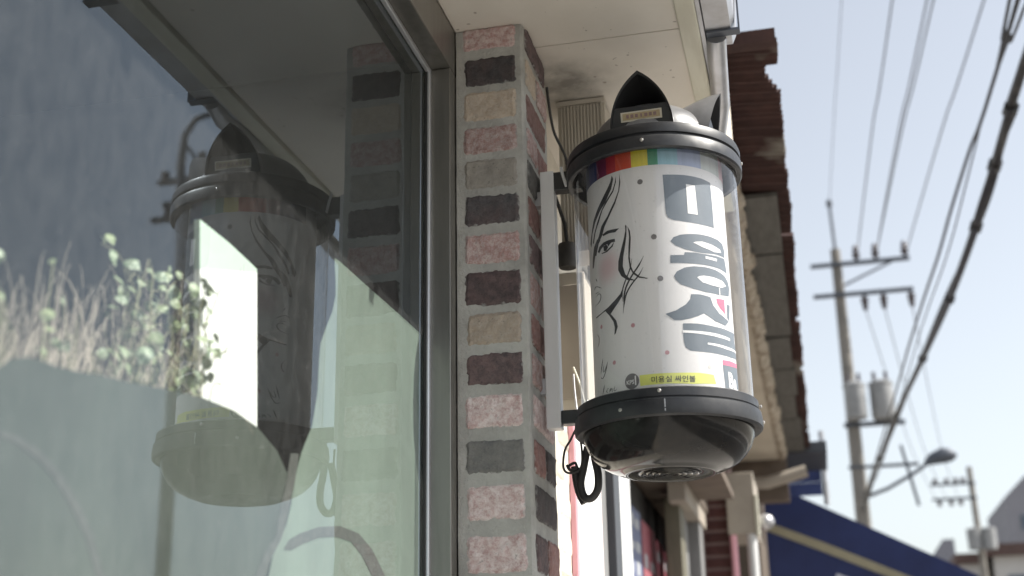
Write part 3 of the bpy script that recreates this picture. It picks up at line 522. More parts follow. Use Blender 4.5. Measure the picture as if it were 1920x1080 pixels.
# plants behind the glass
rp = random.Random(5)
planter = tag(MB().bbox(-.93, -.69, .72, 1.52, 1.45, 1.74, .008).build('window_planter', 'brown_dim'), 'long brown planter box behind the window film', 'planter')
gr = MB()
for i in range(520):
    Y0 = rp.uniform(.95, 1.40); X0 = rp.uniform(-.80, -.705); z0 = 1.76
    H = rp.uniform(.07, .25)*(.75+.75*(Y0-.95)/.45)
    lean = rp.gauss(.05, .05); lx = rp.gauss(0, .03); w = rp.uniform(.0004, .0010)
    n0 = len(gr.v); K = 7; cu = rp.gauss(.01, .06)
    for k in range(K+1):
        u = k/K; y = Y0+lean*u+cu*u*u; x = X0+lx*u*u; z = z0+H*u*(1.25-.35*u*u)-abs(cu)*1.1*u**3; ww = w*(1-.7*u)
        gr.v += [(x, y-ww, z), (x, y+ww, z+ww*.5)]
    for k in range(K): a = n0+2*k; gr.face([a, a+1, a+3, a+2])
dg = thing('dried_grass', (-.75, 1.15, 1.74), 'dry straw coloured grass leaning behind the dusty glass', 'grass')
tag(gr.build('blades', 'straw', dg), kind='stuff')
tp = thing('trailing_plant', (-.74, 1.36, 1.74), 'variegated round leaved trailing plant behind the window glass', 'plant')
st = MB(); leafspots = []
for i in range(48):
    Y0 = rp.uniform(1.26, 1.425); X0 = rp.uniform(-.765, -.70); H = rp.uniform(.08, .265); dy = rp.gauss(.0, .045); dx = rp.gauss(.01, .02)
    pts = []
    for k in range(9):
        u = k/8; pts.append((X0+dx*u+rp.gauss(0, .002), Y0+dy*u+.02*math.sin(u*5+i)+rp.gauss(0, .003), 1.76+H*math.sin(u*(1.6+.9*rp.random()*(i % 3 == 0)))))
        if k > 2 and rp.random() < .8: leafspots.append(pts[-1])
    st.tube(pts, .0008, 4)
small = []
for i in range(22):
    q = (rp.uniform(-.76, -.71), rp.uniform(.98, 1.27), rp.uniform(1.84, 1.95)); small.append(q)
    st.tube([(q[0], q[1]+rp.gauss(.02, .02), 1.76), (q[0], q[1]+rp.gauss(.015, .01), (q[2]+1.76)/2), q], .0007, 4)
st.build('stem', 'stem', tp)
bm = bmesh.new(); c0 = bm.verts.new((0, .012, .002)); rim = []
for k in range(12):
    a = 2*math.pi*k/12; rr = .0125*(1+.12*math.sin(a))
    rim.append(bm.verts.new((math.cos(a)*rr, .012+math.sin(a)*rr*1.05 - (.005 if k == 9 else 0), -.002+.002*math.cos(2*a))))
for k in range(12): bm.faces.new((c0, rim[k], rim[(k+1) % 12]))
lm = bpy.data.meshes.new('leaf'); bm.to_mesh(lm); bm.free(); lm.materials.append(M['leaf'])
for p in leafspots:
    s_ = rp.uniform(.35, .78)
    instance('leaf', lm, tp, (p[0]+rp.gauss(0, .006), p[1]+rp.gauss(0, .008), p[2]+rp.gauss(0, .008)), (rp.gauss(1.1, .5), rp.gauss(0, .5), R(90)+rp.gauss(0, .9)), (s_, s_, s_))

for q in small:
    s_ = rp.uniform(.3, .6); instance('leaf', lm, tp, q, (rp.gauss(1.1, .5), rp.gauss(0, .5), R(90)+rp.gauss(0, .9)), (s_, s_, s_))

# ------------------------------------------------------------------ things on the wall behind the sign
rb = thing('ribbed_vent_cover', (-.43, 2.6, 2.45), 'cream ribbed vent cover under the soffit behind the sign top', 'vent cover')
MB().box(-.478, -.372, 2.562, 2.66, 2.46, 2.816).build('casing', 'meter', rb)
mr_ = MB()
for k in range(13): mr_.box(-.470+k*.0075, -.4665+k*.0075, 2.556, 2.5625, 2.462, 2.806)
mr_.build('ribs', 'meter', rb)
MB().box(-.480, -.370, 2.552, 2.564, 2.807, 2.8165).build('edge_trim', 'meter', rb)
mb = thing('cream_meter_box', (-.46, 2.6, 2.0), 'sunlit cream meter box on the wall behind the white sign bar', 'box')
MB().bbox(-.51, -.43, 2.55, 2.66, 2.10, 2.41, .004).build('case', 'meter', mb)
MB().bbox(-.50, -.44, 2.545, 2.5505, 2.13, 2.38, .002).build('lid', 'beige_box', mb)
bl = thing('black_junction_knob', (-.46, 2.57, 2.42), 'small black round cable junction above the cream meter box', 'junction box')
MB().lathe([(.0005, 2.47), (.018, 2.468), (.024, 2.455), (.024, 2.428), (.018, 2.414), (.0005, 2.412)], 16, (-.462, 2.535)).build('body', 'wire', bl, smooth=40)
MB().tube([(-.462, 2.535, 2.468), (-.468, 2.545, 2.52), (-.485, 2.55, 2.58), (-.497, 2.555, 2.62)], .004, 6).build('lead', 'wire', bl, smooth=60)
def cable(name, pts, r, label, mat='wire', group=None, n=8, sub=6, cat='cable'):
    P = [Vector(p) for p in pts]; out = []
    for i in range(len(P)-1):
        p0 = P[max(i-1, 0)]; p1 = P[i]; p2 = P[i+1]; p3 = P[min(i+2, len(P)-1)]
        for k in range(sub):
            u = k/sub; out.append(.5*((2*p1)+(p2-p0)*u+(2*p0-5*p1+4*p2-p3)*u*u+(3*p1-p0-3*p2+p3)*u**3))
    out.append(P[-1])
    return tag(MB().tube(out, r, n).build(name, mat, smooth=60), label, cat, group)
cable('wall_cable', [(-.475, 2.425, 2.79), (-.468, 2.45, 2.70), (-.455, 2.52, 2.66), (-.46, 2.55, 2.60)], .003, 'thin black cable curving beside the ribbed vent cover')
cable('looped_wire', [(-.425, 2.35, 2.02), (-.436, 2.36, 2.005), (-.448, 2.36, 1.985), (-.452, 2.36, 1.955), (-.444, 2.36, 1.942), (-.424, 2.36, 1.944), (-.416, 2.36, 1.96), (-.415, 2.355, 1.99), (-.418, 2.35, 2.015)], .0022, 'thin black wire loop hanging under the lower sign arm')
cable('coiled_wire', [(-.446, 2.365, 1.958), (-.440, 2.365, 1.948), (-.428, 2.365, 1.951), (-.431, 2.37, 1.962), (-.444, 2.37, 1.955), (-.434, 2.372, 1.945), (-.419, 2.372, 1.953)], .0028, 'small coil of cable ends at the bottom of the hanging wire loop')
cable('corrugated_conduit', [(-.395, 2.36, 2.00), (-.391, 2.36, 1.965), (-.386, 2.36, 1.935), (-.388, 2.36, 1.908), (-.400, 2.36, 1.892), (-.414, 2.36, 1.895), (-.420, 2.362, 1.92), (-.414, 2.365, 1.95), (-.405, 2.365, 1.99)], .0075, 'thick dark flexible conduit looping below the sign bowl', n=10)
cable('hanging_lead', [(-.432, 2.372, 1.955), (-.430, 2.372, 1.93), (-.425, 2.372, 1.905), (-.416, 2.372, 1.885)], .0075, 'short dark lead hanging beside the conduit loop', n=10)
for q, pts in enumerate(([(-.455, 2.52, 2.19), (-.44, 2.50, 2.15), (-.43, 2.49, 2.11), (-.42, 2.48, 2.09)], [(-.452, 2.50, 2.17), (-.448, 2.49, 2.12), (-.44, 2.48, 2.07), (-.425, 2.48, 2.06), (-.418, 2.48, 2.08), (-.424, 2.49, 2.11)])):
    cable('stray_wire', pts, .0025, ('pale stiff wire end poking out below the meter box', 'curled pale wire loop beside the lower end of the sign bar')[q], mat=('trim', 'galv')[q])

# ------------------------------------------------------------------ the hanging salon sign
AX, AY, RD = -.2435, 2.3, .131
sign = thing('salon_sign', (AX, AY, 1.915), 'cylindrical clear salon sign with black hooded cap and Korean lettering on drum', 'sign')
c = (AX, AY)
MB().lathe([(.1586, 2.520), (.1586, 2.487), (.1665, 2.486), (.1695, 2.489), (.1700, 2.508), (.1675, 2.5125), (.1640, 2.5130), (.1640, 2.517), (.1680, 2.5185), (.1685, 2.530), (.1655, 2.538), (.150, 2.546), (.128, 2.551), (.1215, 2.552), (.1200, 2.556), (.112, 2.556), (.112, 2.520), (.1586, 2.520)], 96, c).build('top_ring', 'ring', sign, smooth=32)
dome = [(.1185, 2.553)]
for k in range(1, 13): a = k/12*math.pi/2; dome.append((max(.1185*math.cos(a), .0005), 2.556+.084*math.sin(a)))
MB().lathe(dome, 64, c).build('dome', 'dome', sign, smooth=60)
bb_, HH = .060, .108; Rr = (bb_*bb_+HH*HH)/(2*bb_)
def arch(n=14):
    L = []
    for k in range(n+1):
        h = HH*k/n; w = math.sqrt(max(Rr*Rr-h*h, 0))-(Rr-bb_); L.append((max(w, 0), h))
    return [(-w, h) for w, h in L] + [(w, h) for w, h in L[::-1][1:]]
def hood(ang):
    d = Vector((math.sin(ang), -math.cos(ang), 0)); s = Vector((math.cos(ang), math.sin(ang), 0)); A = arch(); mb_ = MB(); o = Vector((AX, AY, 0))
    def ring(sw_, r0, r1, zb_, hs, bulge=0):
        out = []
        for w, h in A:
            u = h/HH; ro = r0+(r1-r0)*u
            ro = min(ro, 9) ; p = o+d*ro+s*(w*sw_); out.append((p.x, p.y, zb_+h*hs))
        return out
    rings = [ring(1, .117, .1415, 2.5535, .985), ring(1.0, .105, .122, 2.5535, .965), ring(.98, .085, .098, 2.5535, .90), ring(.93, .06, .07, 2.5535, .80), ring(.80, .03, .035, 2.5535, .68),
             ring(.78, .03, .035, 2.5535, .62), ring(.90, .06, .07, 2.5535, .75), ring(.94, .085, .098, 2.5535, .855), ring(.955, .105, .122, 2.5535, .915), ring(.955, .1168, .139, 2.5535, .935)]
    n = len(A); rings.append(rings[0])
    for r_ in rings: mb_.v += r_
    for j in range(len(rings)-1):
        mb_.mi = 1 if 4 <= j <= 9 else 0
        for i in range(n-1): a = j*n+i; mb_.face([a, a+1, a+1+n, a+n])
    h_ = mb_.build('hood', ['dome', 'hood_inside'], sign, smooth=40, weld=True)
    # lower back panel inside the opening
    pts = [(w*.955, h*.94) for w, h in A if h*.94 <= .047]
    pts = [q for q in pts]
    pm = MB(); n0 = 0
    for w, h in pts:
        for off in (0, -.003):
            p = o+d*(.112+.02*h/HH+off)+s*w; pm.v.append((p.x, p.y, 2.5535+h))
    k = len(pts); pm.face([2*i for i in range(k)]); pm.face([2*i+1 for i in range(k)][::-1])
    for i in range(k): j = (i+1) % k; pm.face([2*i, 2*j, 2*j+1, 2*i+1])
    pm.build('back_panel', 'black_plastic', h_)
    return h_, d, s, o
for q in range(3):
    h_, d, s, o = hood(R((-2, 88, 182)[q]))
    if q == 0:
        def plate(w, hgt, zc, off, name, mat, par, sx=0):
            m_ = MB(); base = []
            for dw, dh in ((-1, -1), (1, -1), (1, 1), (-1, 1)):
                h = zc-2.5535+dh*hgt/2; p = o+d*(.1125+.02*h/HH+off)+s*(dw*w/2+sx); base.append(p+Vector((0, 0, 2.5535+h)))
            back = [p-d*.003 for p in base]
            m_.v = [tuple(p) for p in base+back]; m_.face([0, 1, 2, 3]); m_.face([7, 6, 5, 4])
            for i in range(4): j = (i+1) % 4; m_.face([i, i+4, j+4, j])
            return m_.build(name, mat, par)
        pl = plate(.078, .0185, 2.5775, .0008, 'name_plate', 'plate_edge', h_)
        plate(.071, .0125, 2.5775, .0014, 'plate_face', 'plate', h_)
        for k, sx in enumerate((-.026, -.0175, -.009, 0, .009, .0175, .026)):
            plate((.005, .006, .0055, .003, .006, .0055, .006)[k], .0065, 2.5775, .0018, 'plate_letter', 'print_brown', h_, sx)
# clear cover (outer face carries the clear shader)
cv = MB(); cv.lathe([(.1575, 2.030), (.1575, 2.490)], 128, c); cv.mi = 1; cv.lathe([(.1550, 2.490), (.1550, 2.030)], 128, c)
cov = cv.build('clear_cover', ['acrylic', 'clear_back'], sign)
for p in cov.data.polygons: p.use_smooth = True
# printed drum
def drum_mat():
    m, t, b = new_mat('printed_drum_white'); tc = N(t, 'TexCoord'); b.inputs['Roughness'].default_value = .4
    s0, z0 = D['cheek'][0]; th = s0/1000/RD
    P = Vector((RD*math.sin(th), -RD*math.cos(th), z0/1000-1.915))
    sb = N(t, 'VectorMath', operation='SUBTRACT'); t.links.new(tc.outputs['Object'], sb.inputs[0]); sb.inputs[1].default_value = P
    ln = N(t, 'VectorMath', operation='LENGTH'); t.links.new(sb.outputs[0], ln.inputs[0])
    mr = N(t, 'MapRange', interpolation_type='SMOOTHSTEP'); mr.inputs[1].default_value = .006; mr.inputs[2].default_value = .044; mr.inputs[3].default_value = .55; mr.inputs[4].default_value = 0
    t.links.new(ln.outputs['Value'], mr.inputs[0])
    f = noise_fac(t, coords(t, (1, 1, .3)), 9, 4, .6, .35, .7)
    w = mix(t, mult(t, f, .5), (.72, .705, .70), (.66, .645, .64))
    t.links.new(mix(t, mr.outputs[0], w, (.60, .33, .36)), b.inputs['Base Color']); return m
M['drum'] = drum_mat()
dr = MB().lathe([(.002, 2.512), (RD, 2.512), (RD, 2.034), (.002, 2.034)], 128, c).build('print_drum', 'drum', sign, smooth=40)

def clip(poly, a, b):
    def half(P, f, edge):
        out = []
        for i in range(len(P)):
            p, q = P[i], P[(i+1) % len(P)]; fp, fq = f(p), f(q)
            if fp >= 0: out.append(p)
            if (fp >= 0) != (fq >= 0):
                u = fp/(fp-fq); out.append((p[0]+(q[0]-p[0])*u, p[1]+(q[1]-p[1])*u))
        return out
    P = half(poly, lambda p: p[0]-a, a)
    return half(P, lambda p: b-p[0], b) if len(P) > 2 else []
def wrap_poly(mb_, poly, lift, step=5.0):
    r = RD*1000+lift; lo = min(p[0] for p in poly); hi = max(p[0] for p in poly); k = math.floor(lo/step)
    while k*step < hi:
        P = clip([tuple(p) for p in poly], k*step, (k+1)*step); k += 1
        P = [p for i, p in enumerate(P) if i == 0 or (abs(p[0]-P[i-1][0])+abs(p[1]-P[i-1][1])) > 1e-4]
        if len(P) < 3: continue
        n = len(mb_.v)
        for s_, z_ in P:
            th = s_/(RD*1000); mb_.v.append((AX+r/1000*math.sin(th), AY-r/1000*math.cos(th), z_/1000))
        for tri in tessellate_polygon([[Vector((p[0], p[1], 0)) for p in P]]):
            a_, b_, c_ = [P[i] for i in tri]
            ar = (b_[0]-a_[0])*(c_[1]-a_[1])-(b_[1]-a_[1])*(c_[0]-a_[0])
            if abs(ar) < 1e-6: continue
            mb_.face([n+i for i in (tri if ar > 0 else tri[::-1])])
def decal(name, polys, mat, lift=.35, white=None):
    mb_ = MB()
    for p in polys: wrap_poly(mb_, p, lift)
    mats = [mat]
    if white:
        mb_.mi = 1; mats.append('print_white')
        for p in white: wrap_poly(mb_, p, lift+.35)
    return mb_.build(name, mats, dr)
def circle(c_, r_): return [(c_[0]+r_*math.cos(2*math.pi*k/20), c_[1]+r_*math.sin(2*math.pi*k/20)) for k in range(20)]
decal('hair_print', D['hair'], 'print_black'); decal('face_print', D['face'], 'print_black', .45)
decal('curl_print', D['curl'], 'print_brown'); decal('script_print', D['script'], 'print_black')
decal('letter', D['mi'], 'print_grey', white=D['mi_w']); decal('letter', D['yong'], 'print_grey', white=D['yong_w']); decal('letter', D['sil'], 'print_grey', white=D['sil_w'])
decal('pink_print', D['pink'], 'print_pink'); decal('letter_box', D['be_box'], 'print_grey')
decal('yellow_band', D['yellow'], 'print_yellow')
for q in D['dark_dots']: decal('dot', [circle(q, 5.2)], 'print_dot')
for q, mm in zip(D['pale_dots'], ('print_rose', 'print_rose', 'print_fade', 'print_rose', 'print_rose')): decal('dot', [circle(q, 4.0)], mm)
decal('logo', [circle(D['logo'], 14.2)], 'print_dot', .45); lx, lz = D['logo']
decal('logo_bar', [[(lx+6, lz-8), (lx+8.6, lz-8), (lx+8.6, lz+9), (lx+6, lz+9)]], 'print_white', .8)
bx_ = D['band_x']; bc = [(.035, .045, .10), (.03, .04, .14), (.16, .02, .07), (.42, .02, .035), (.62, .07, .03), (.72, .62, .05), (.05, .30, .17), (.28, .52, .62), (.36, .42, .60), (.52, .56, .55), (.62, .42, .46)]
for i in range(len(bx_)-1):
    nm = 'band_colour_%d' % i; M[nm] = simple(nm, bc[i], .45, c2=tuple(x*.8 for x in bc[i]), scale=30, stretch=(3, 3, .3))
    decal('colour_band', [[(bx_[i], 2467.6), (bx_[i+1], 2467.6), (bx_[i+1], 2511), (bx_[i], 2511)]], nm)
def wrap_text(name, body, s0, z0, height, width, mat, lift=.7, shear=0, bold=.0):
    cu = bpy.data.curves.new('t', 'FONT'); cu.body = body; cu.size = 1; cu.offset = bold; cu.resolution_u = 3
    ob = bpy.data.objects.new('t', cu); col.objects.link(ob); bpy.context.view_layer.update()
    ev = ob.evaluated_get(bpy.context.evaluated_depsgraph_get()); me = ev.to_mesh()
    V = [v.co.copy() for v in me.vertices]; F = [list(p.vertices) for p in me.polygons]; ev.to_mesh_clear()
    bpy.data.objects.remove(ob); bpy.data.curves.remove(cu)
    if not V: return
    x0 = min(v.x for v in V); x1 = max(v.x for v in V); y0 = min(v.y for v in V); y1 = max(v.y for v in V)
    mb_ = MB(); r = RD+lift/1000
    for v in V:
        z = (v.y-y0)/(y1-y0)*height; s_ = s0+(v.x-x0)/(x1-x0)*width+shear*z; th = s_/(RD*1000)
        mb_.v.append((AX+r*math.sin(th), AY-r*math.cos(th), (z0+z)/1000))
    for f in F: mb_.face(f)
    mb_.build(name, mat, dr)
(s0, z0), (s1, z1) = D['txt0'], D['txt1']
wrap_text('band_text', '미용실 싸인볼', s0, 2054.5, 11.5, s1-s0, 'print_black', .8, bold=.012)
wrap_text('logo_text', 'KPS', lx-10.5, lz-5.5, 8, 15, 'print_white', .8, bold=.02)
q = D['B']; wrap_text('box_text', 'Be', q[0][0]-1, q[0][1]-1, q[2][1]-q[0][1], 34, 'print_white', .8, bold=.04)
# lower ring and bowl
MB().lathe([(.150, 2.041), (.1610, 2.0405), (.1650, 2.038), (.1658, 2.023), (.1640, 2.0215), (.1640, 2.0195), (.1690, 2.018), (.1715, 2.000), (.1700, 1.991), (.1660, 1.9875), (.1600, 1.989), (.150, 1.993)], 96, c).build('lower_ring', 'ring', sign, smooth=32)
bp = [(.158, 2.00), (.1560, 1.990), (.1535, 1.978), (.1475, 1.962), (.138, 1.948), (.125, 1.9355), (.110, 1.927), (.096, 1.9215), (.087, 1.9195), (.0835, 1.9170), (.080, 1.9160), (.074, 1.9165), (.060, 1.9190)]
rr_ = .056
while rr_ > .012:
    bp += [(rr_, 1.9185), (rr_-.002, 1.9162), (rr_-.005, 1.9162), (rr_-.007, 1.9185)]; rr_ -= .0112
bp += [(.0005, 1.9190)]
MB().lathe(bp, 96, c).build('bowl', 'bowl', sign, smooth=40)
# seam strip, screws
def screw(ang, r, z, rad=.0034):
    d = Vector((math.sin(ang), -math.cos(ang), 0)); p = Vector((AX, AY, z))+d*r
    MB().tube([p-d*.002, p+d*.0012, p+d*.0022], [rad, rad, rad*.6], 10).build('screw', 'screw', sign, smooth=50)
for a, r_, z_ in ((R(0), .170, 2.502), (R(88), .170, 2.505), (R(178), .170, 2.5), (R(268), .170, 2.5), (R(2), .1655, 2.032), (R(-22), .1705, 2.004), (R(88), .169, 2.028), (R(90), .1715, 2.0), (R(180), .166, 2.03)): screw(a, r_, z_)
th = R(5); d = Vector((math.sin(th), -math.cos(th), 0)); s = Vector((math.cos(th), math.sin(th), 0)); p = Vector((AX, AY, 0))+d*.1713
sm = MB(); q = [p-s*.001, p+s*.001]; sm.v = [tuple(v+Vector((0, 0, z))-d*o_) for o_ in (0, .004) for z in (1.995, 2.016) for v in q]
for f in ((0, 1, 3, 2), (4, 6, 7, 5), (0, 4, 5, 1), (2, 3, 7, 6), (0, 2, 6, 4), (1, 5, 7, 3)): sm.face(list(f))
sm.build('seam', 'galv', sign)
# mounting
MB().bbox(-.467, -.4395, 2.286, 2.314, 2.013, 2.531, .0015).build('mounting_bar', 'alu_white', sign)
MB().bbox(-.4405, -.385, 2.287, 2.313, 2.489, 2.528, .002).build('mounting_arm', 'black_plastic', sign)
MB().bbox(-.4390, -.39, 2.287, 2.313, 2.020, 2.046, .002).build('mounting_arm', 'black_plastic', sign)
for z in (2.08, 2.46): MB().bbox(-.480, -.4665, 2.289, 2.311, z, z+.03, .001).build('wall_bracket', 'galv', sign)
MB().tube([(-.423, 2.282, 2.534), (-.419, 2.279, 2.515), (-.413, 2.281, 2.492)], .0032, 6).build('cable_tie', 'alu_white', sign, smooth=60)

# ------------------------------------------------------------------ next shop front
ps = thing('pink_framed_sign', (-.5, 2.95, 1.0), 'glaring white sign board with pink border below the hanging sign', 'sign board')
MB().bbox(-.531, -.516, 2.84, 3.19, .9, 2.16, .003).build('frame', 'pink', ps)
MB().box(-.517, -.514, 2.846, 3.172, .91, 2.15).build('face', 'white_panel', ps)
nb = thing('neighbour_building', (-1.5, 6, 0), 'low old neighbouring building with plaster eave and rusted roof edge', 'building')
MB().box(-3.6, -.66, 3.305, 3.42, 0, 3.3).build('wall', 'wall_cream', nb)
MB().box(-3.6, -.62, 3.42, 9.6, 2.66, 3.29).build('upper_wall', 'brown_dim', nb)
MB().box(-3.6, -2.2, 3.42, 9.6, 0, 2.66).build('back_wall', 'brown_dim', nb)
MB().box(-2.2, -.9, 3.42, 9.6, 0.001, .01).build('shop_floor', 'brown_dim', nb)
MB().bbox(-.66, -.60, 3.425, 3.60, 0, 2.66, .004).build('shutter_panel', 'grey_frame', nb)
MB().bbox(-.53, -.522, 3.20, 3.304, 0, 2.66, .002).build('side_sheet', 'grey_frame', nb)
MB().bbox(-.56, -.50, 3.307, 3.40, 0, 2.66, .003).build('dark_post', 'charcoal', nb)
MB().bbox(-.60, -.53, 3.605, 3.82, 0, 2.64, .003).build('white_post', 'alu_white', nb)
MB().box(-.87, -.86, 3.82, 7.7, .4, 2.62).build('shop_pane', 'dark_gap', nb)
MB().box(-.86, -.43, 3.84, 7.3, 2.663, 2.70).build('shop_canopy', 'beam', nb)
for (a, b2, mm, x) in ((6.75, 6.98, 'olive', -.68), (7.10, 7.30, 'grey_frame', -.70), (7.40, 7.60, 'grey_frame', -.64)):
    MB().bbox(x-.08, x, a, b2, 0, 2.60, .004).build('door_post', mm, nb)
MB().box(-.72, -.63, 6.6, 7.75, 2.56, 2.66).build('door_header', 'beige_box', nb)
# red brick column
bc_ = MB().box(-.66, -.49, 7.86, 8.3, 0, 3.2).build('brick_column', 'mortar_dark', nb)
me1 = brick_mesh(.155, .058, .02, 900, 6, 3, .001); me1.materials.append(M['brick_maroon'])
me2 = brick_mesh(.19, .058, .02, 901, 6, 3, .001); me2.materials.append(M['brick_maroon'])
for j in range(16):
    z = 2.0+j*.075
    instance('brick', me1, bc_, (-.575, 7.856, z)); instance('brick', me2, bc_, (-.487, 7.97+.05*(j % 2), z), (0, 0, R(90)))
# plaster eave with crumbling edge
sp = MB().box(-.62, -.215, 3.42, 9.58, 3.30, 3.34).build('plaster_soffit', 'plaster', nb)
bm = bmesh.new(); rows = []; rr2 = random.Random(3); K = 150
for i in range(K+1):
    y = 3.44+(9.57-3.44)*i/K; j0 = rr2.uniform(-.016, .012)+.012*noise.noise(Vector((0, y*3, 0)))
    rows.append([bm.verts.new(v) for v in ((-.216, y, 3.299), (-.185+j0, y, 3.292+rr2.uniform(-.01, .008)), (-.160+j0*1.4, y, 3.31+rr2.uniform(-.012, .012)), (-.158+j0, y, 3.355), (-.216, y, 3.36))])
for i in range(K):
    for k in range(5): bm.faces.new((rows[i][k], rows[i][(k+1) % 5], rows[i+1][(k+1) % 5], rows[i+1][k]))
MB().add_bm(bm).build('crumbling_edge', 'plaster_rough', nb)
# underside boards and corrugated roof sheets
for i in range(9):
    y0 = 4.62+i*.66
    MB().box(-.20+rr2.uniform(-.004, .004), -.028+rr2.uniform(-.02, .012), y0, y0+.63+rr2.uniform(-.02, .02), 3.374+rr2.uniform(-.004, .004), 3.392).build('eave_board', 'board_grey', nb)
def roof_sheet(y0, y1, seed, notch=False):
    bm = bmesh.new(); r = random.Random(seed); step = .0085; n = int((y1-y0)/step); cols2 = 9; rows = []
    edge = .0
    for i in range(n+1):
        y = y0+(y1-y0)*i/n; z = 3.402+.0105*math.sin(2*math.pi*y/.038)
        e = .020+.006*noise.noise(Vector((seed, y*9, 4)))+.010*noise.noise(Vector((seed, y*2.2, 1)))+.003*math.sin(2*math.pi*y/.038)+r.uniform(-.002, .002)
        if notch:
            q = y-y0
            if .13 < q < .34: e -= .050*math.sin(math.pi*min(1, (q-.13)/.10)) if q < .18 else .045*(1-(q-.18)/.16)
        if noise.noise(Vector((seed*5, y*4, 9))) > .45: e -= .014
        rows.append([bm.verts.new((-.34+(e+.34)*k/cols2, y, z+.004*noise.noise(Vector((k*.7, y*3, seed)))+.03*(cols2-k)/cols2)) for k in range(cols2+1)])
    for i in range(n):
        for k in range(cols2): bm.faces.new((rows[i][k], rows[i][k+1], rows[i+1][k+1], rows[i+1][k]))
    geom = bmesh.ops.extrude_face_region(bm, geom=bm.faces[:])
    for v in [g_ for g_ in geom['geom'] if isinstance(g_, bmesh.types.BMVert)]: v.co.z += .002
    return MB().add_bm(bm).build('corrugated_sheet', 'rust_sheet', nb)
roof = [roof_sheet(3.47, 5.10, 1, True), roof_sheet(5.12, 6.9, 2), roof_sheet(6.92, 8.7, 3), roof_sheet(8.72, 10.5, 4)]
MB().box(-.36, .018, 3.44, 3.49, 3.390, 3.432).build('verge_flashing', 'rust_sheet', nb)
MB().box(-3.6, -.30, 3.42, 10.4, 3.46, 3.62).build('roof_slab', 'beam', nb)
MB().box(-.62, -.16, 9.60, 9.75, 3.0, 3.33).build('end_beam', 'beam', nb)
MB().box(-3.6, -.40, 9.62, 14, 0, 3.2).build('rear_wall', 'brown_dim', nb)
# posters
def poster(y0, y1, z0, z1, mat, label, seed):
    t_ = thing('window_poster', (-.845, (y0+y1)/2, z0), label, 'poster', 'posters on the neighbouring shop glass'); r = random.Random(seed)
    MB().box(-.849, -.844, y0, y1, z0, z1).build('sheet', mat, t_)
    mk = MB(); nz_ = 6
    for j in range(nz_):
        for k in range(2):
            if r.random() < .8:
                yy = y0+(y1-y0)*(.1+.45*k); zz = z1-(z1-z0)*(j+.85)/nz_
                mk.box(-.8438, -.8425, yy, yy+(y1-y0)*r.uniform(.2, .36), zz, zz+(z1-z0)/nz_*r.uniform(.3, .6))
    tag(mk.build('printed_marks', 'poster_mark', t_), kind='stuff')
poster(5.95, 6.40, 1.80, 2.47, 'poster_blue', 'blue lettered poster in the dark shop window beside the white post', 1)
poster(6.45, 6.95, 1.70, 2.45, 'poster_red', 'red poster beside the blue one in the dark shop window', 2)
poster(7.0, 7.28, 1.6, 2.42, 'poster_red', 'narrow dull red poster between the two other red posters', 3)
poster(7.32, 7.5, 1.6, 2.40, 'poster_red', 'farthest red poster at the far edge of the dark shop window', 4)
# beige box on poles, pipe
bxo = thing('beige_wall_box', (-.42, 8.0, 2.5), 'tall beige box standing out beside the maroon brick column', 'box')
MB().bbox(-.505, -.335, 7.80, 7.855, 2.53, 2.90, .006).box(-.50, -.34, 7.855, 8.4, 2.54, 2.89).build('casing', 'beige_box', bxo)
MB().bbox(-.34, -.318, 7.79, 7.85, 2.52, 2.76, .004).build('side_strip', 'trim', bxo)
MB().tube([(-.478, 7.83, 2.53), (-.478, 7.83, 0)], .022, 10).build('red_pipe', 'pink', bxo, smooth=50)
MB().tube([(-.37, 7.83, 2.53), (-.37, 7.83, 0)], .03, 10).build('white_pipe', 'alu_white', bxo, smooth=50)
MB().lathe([(.001, 2.56), (.04, 2.575), (.055, 2.61), (.04, 2.645), (.001, 2.66)], 16, (-.285, 7.9)).build('round_fitting', 'galv', bxo, smooth=50)
tag(MB().tube([(-.62, 9.4, 3.10), (-.30, 9.4, 3.10), (-.02, 9.4, 3.17)], .045, 10).build('eave_pipe', 'beige_box', smooth=50), 'beige pipe running out under the far end of the plaster eave', 'pipe')
bsh = thing('blue_tarp_screen', (0, 11, 3.3), 'blue folded sheet hanging above the navy awning', 'tarp')
for k in range(4): MB().box(-.45, .09, 10.60+k*.012, 10.608+k*.012, 3.18+k*.11, 3.285+k*.11).build('sheet_fold', 'blue_sheet', bsh)
MB().tube([(.115, 10.6, 3.10), (.118, 10.6, 3.7)], .022, 8).build('edge_pole', 'galv', bsh, smooth=50)
MB().box(-.2, .14, 9.7, 10.5, 3.36, 3.44).build('dark_roll', 'charcoal', bsh)
# awning
aw = thing('navy_awning', (0, 11, 2.5), 'navy canvas awning with khaki stripe below the far eave', 'awning')
def slope(x): return 3.42-(x+.435)*(3.42-2.545)/(1.225+.435)
cn = MB(); x0, x1 = -.46, 1.24
cn.v = [(x0, 11, slope(x0)), (x1, 11, slope(x1)), (x1, 15, slope(x1)), (x0, 15, slope(x0)), (x0, 11, slope(x0)-.012), (x1, 11, slope(x1)-.012), (x1, 15, slope(x1)-.012), (x0, 15, slope(x0)-.012)]
for f in ((0, 1, 2, 3), (7, 6, 5, 4), (0, 4, 5, 1), (1, 5, 6, 2), (2, 6, 7, 3), (3, 7, 4, 0)): cn.face(list(f))
cn.build('canopy', 'awning', aw)
def band(za, zb_, xa, xb, y_, th_, name, mat):
    MB().prism([(xa, slope(xa)*1-za), (xb, slope(xb)-(za*.35 if za else 0)), (xb, slope(xb)-zb_*.35), (xa, slope(xa)-zb_)], 1, y_, y_+th_).build(name, mat, aw)
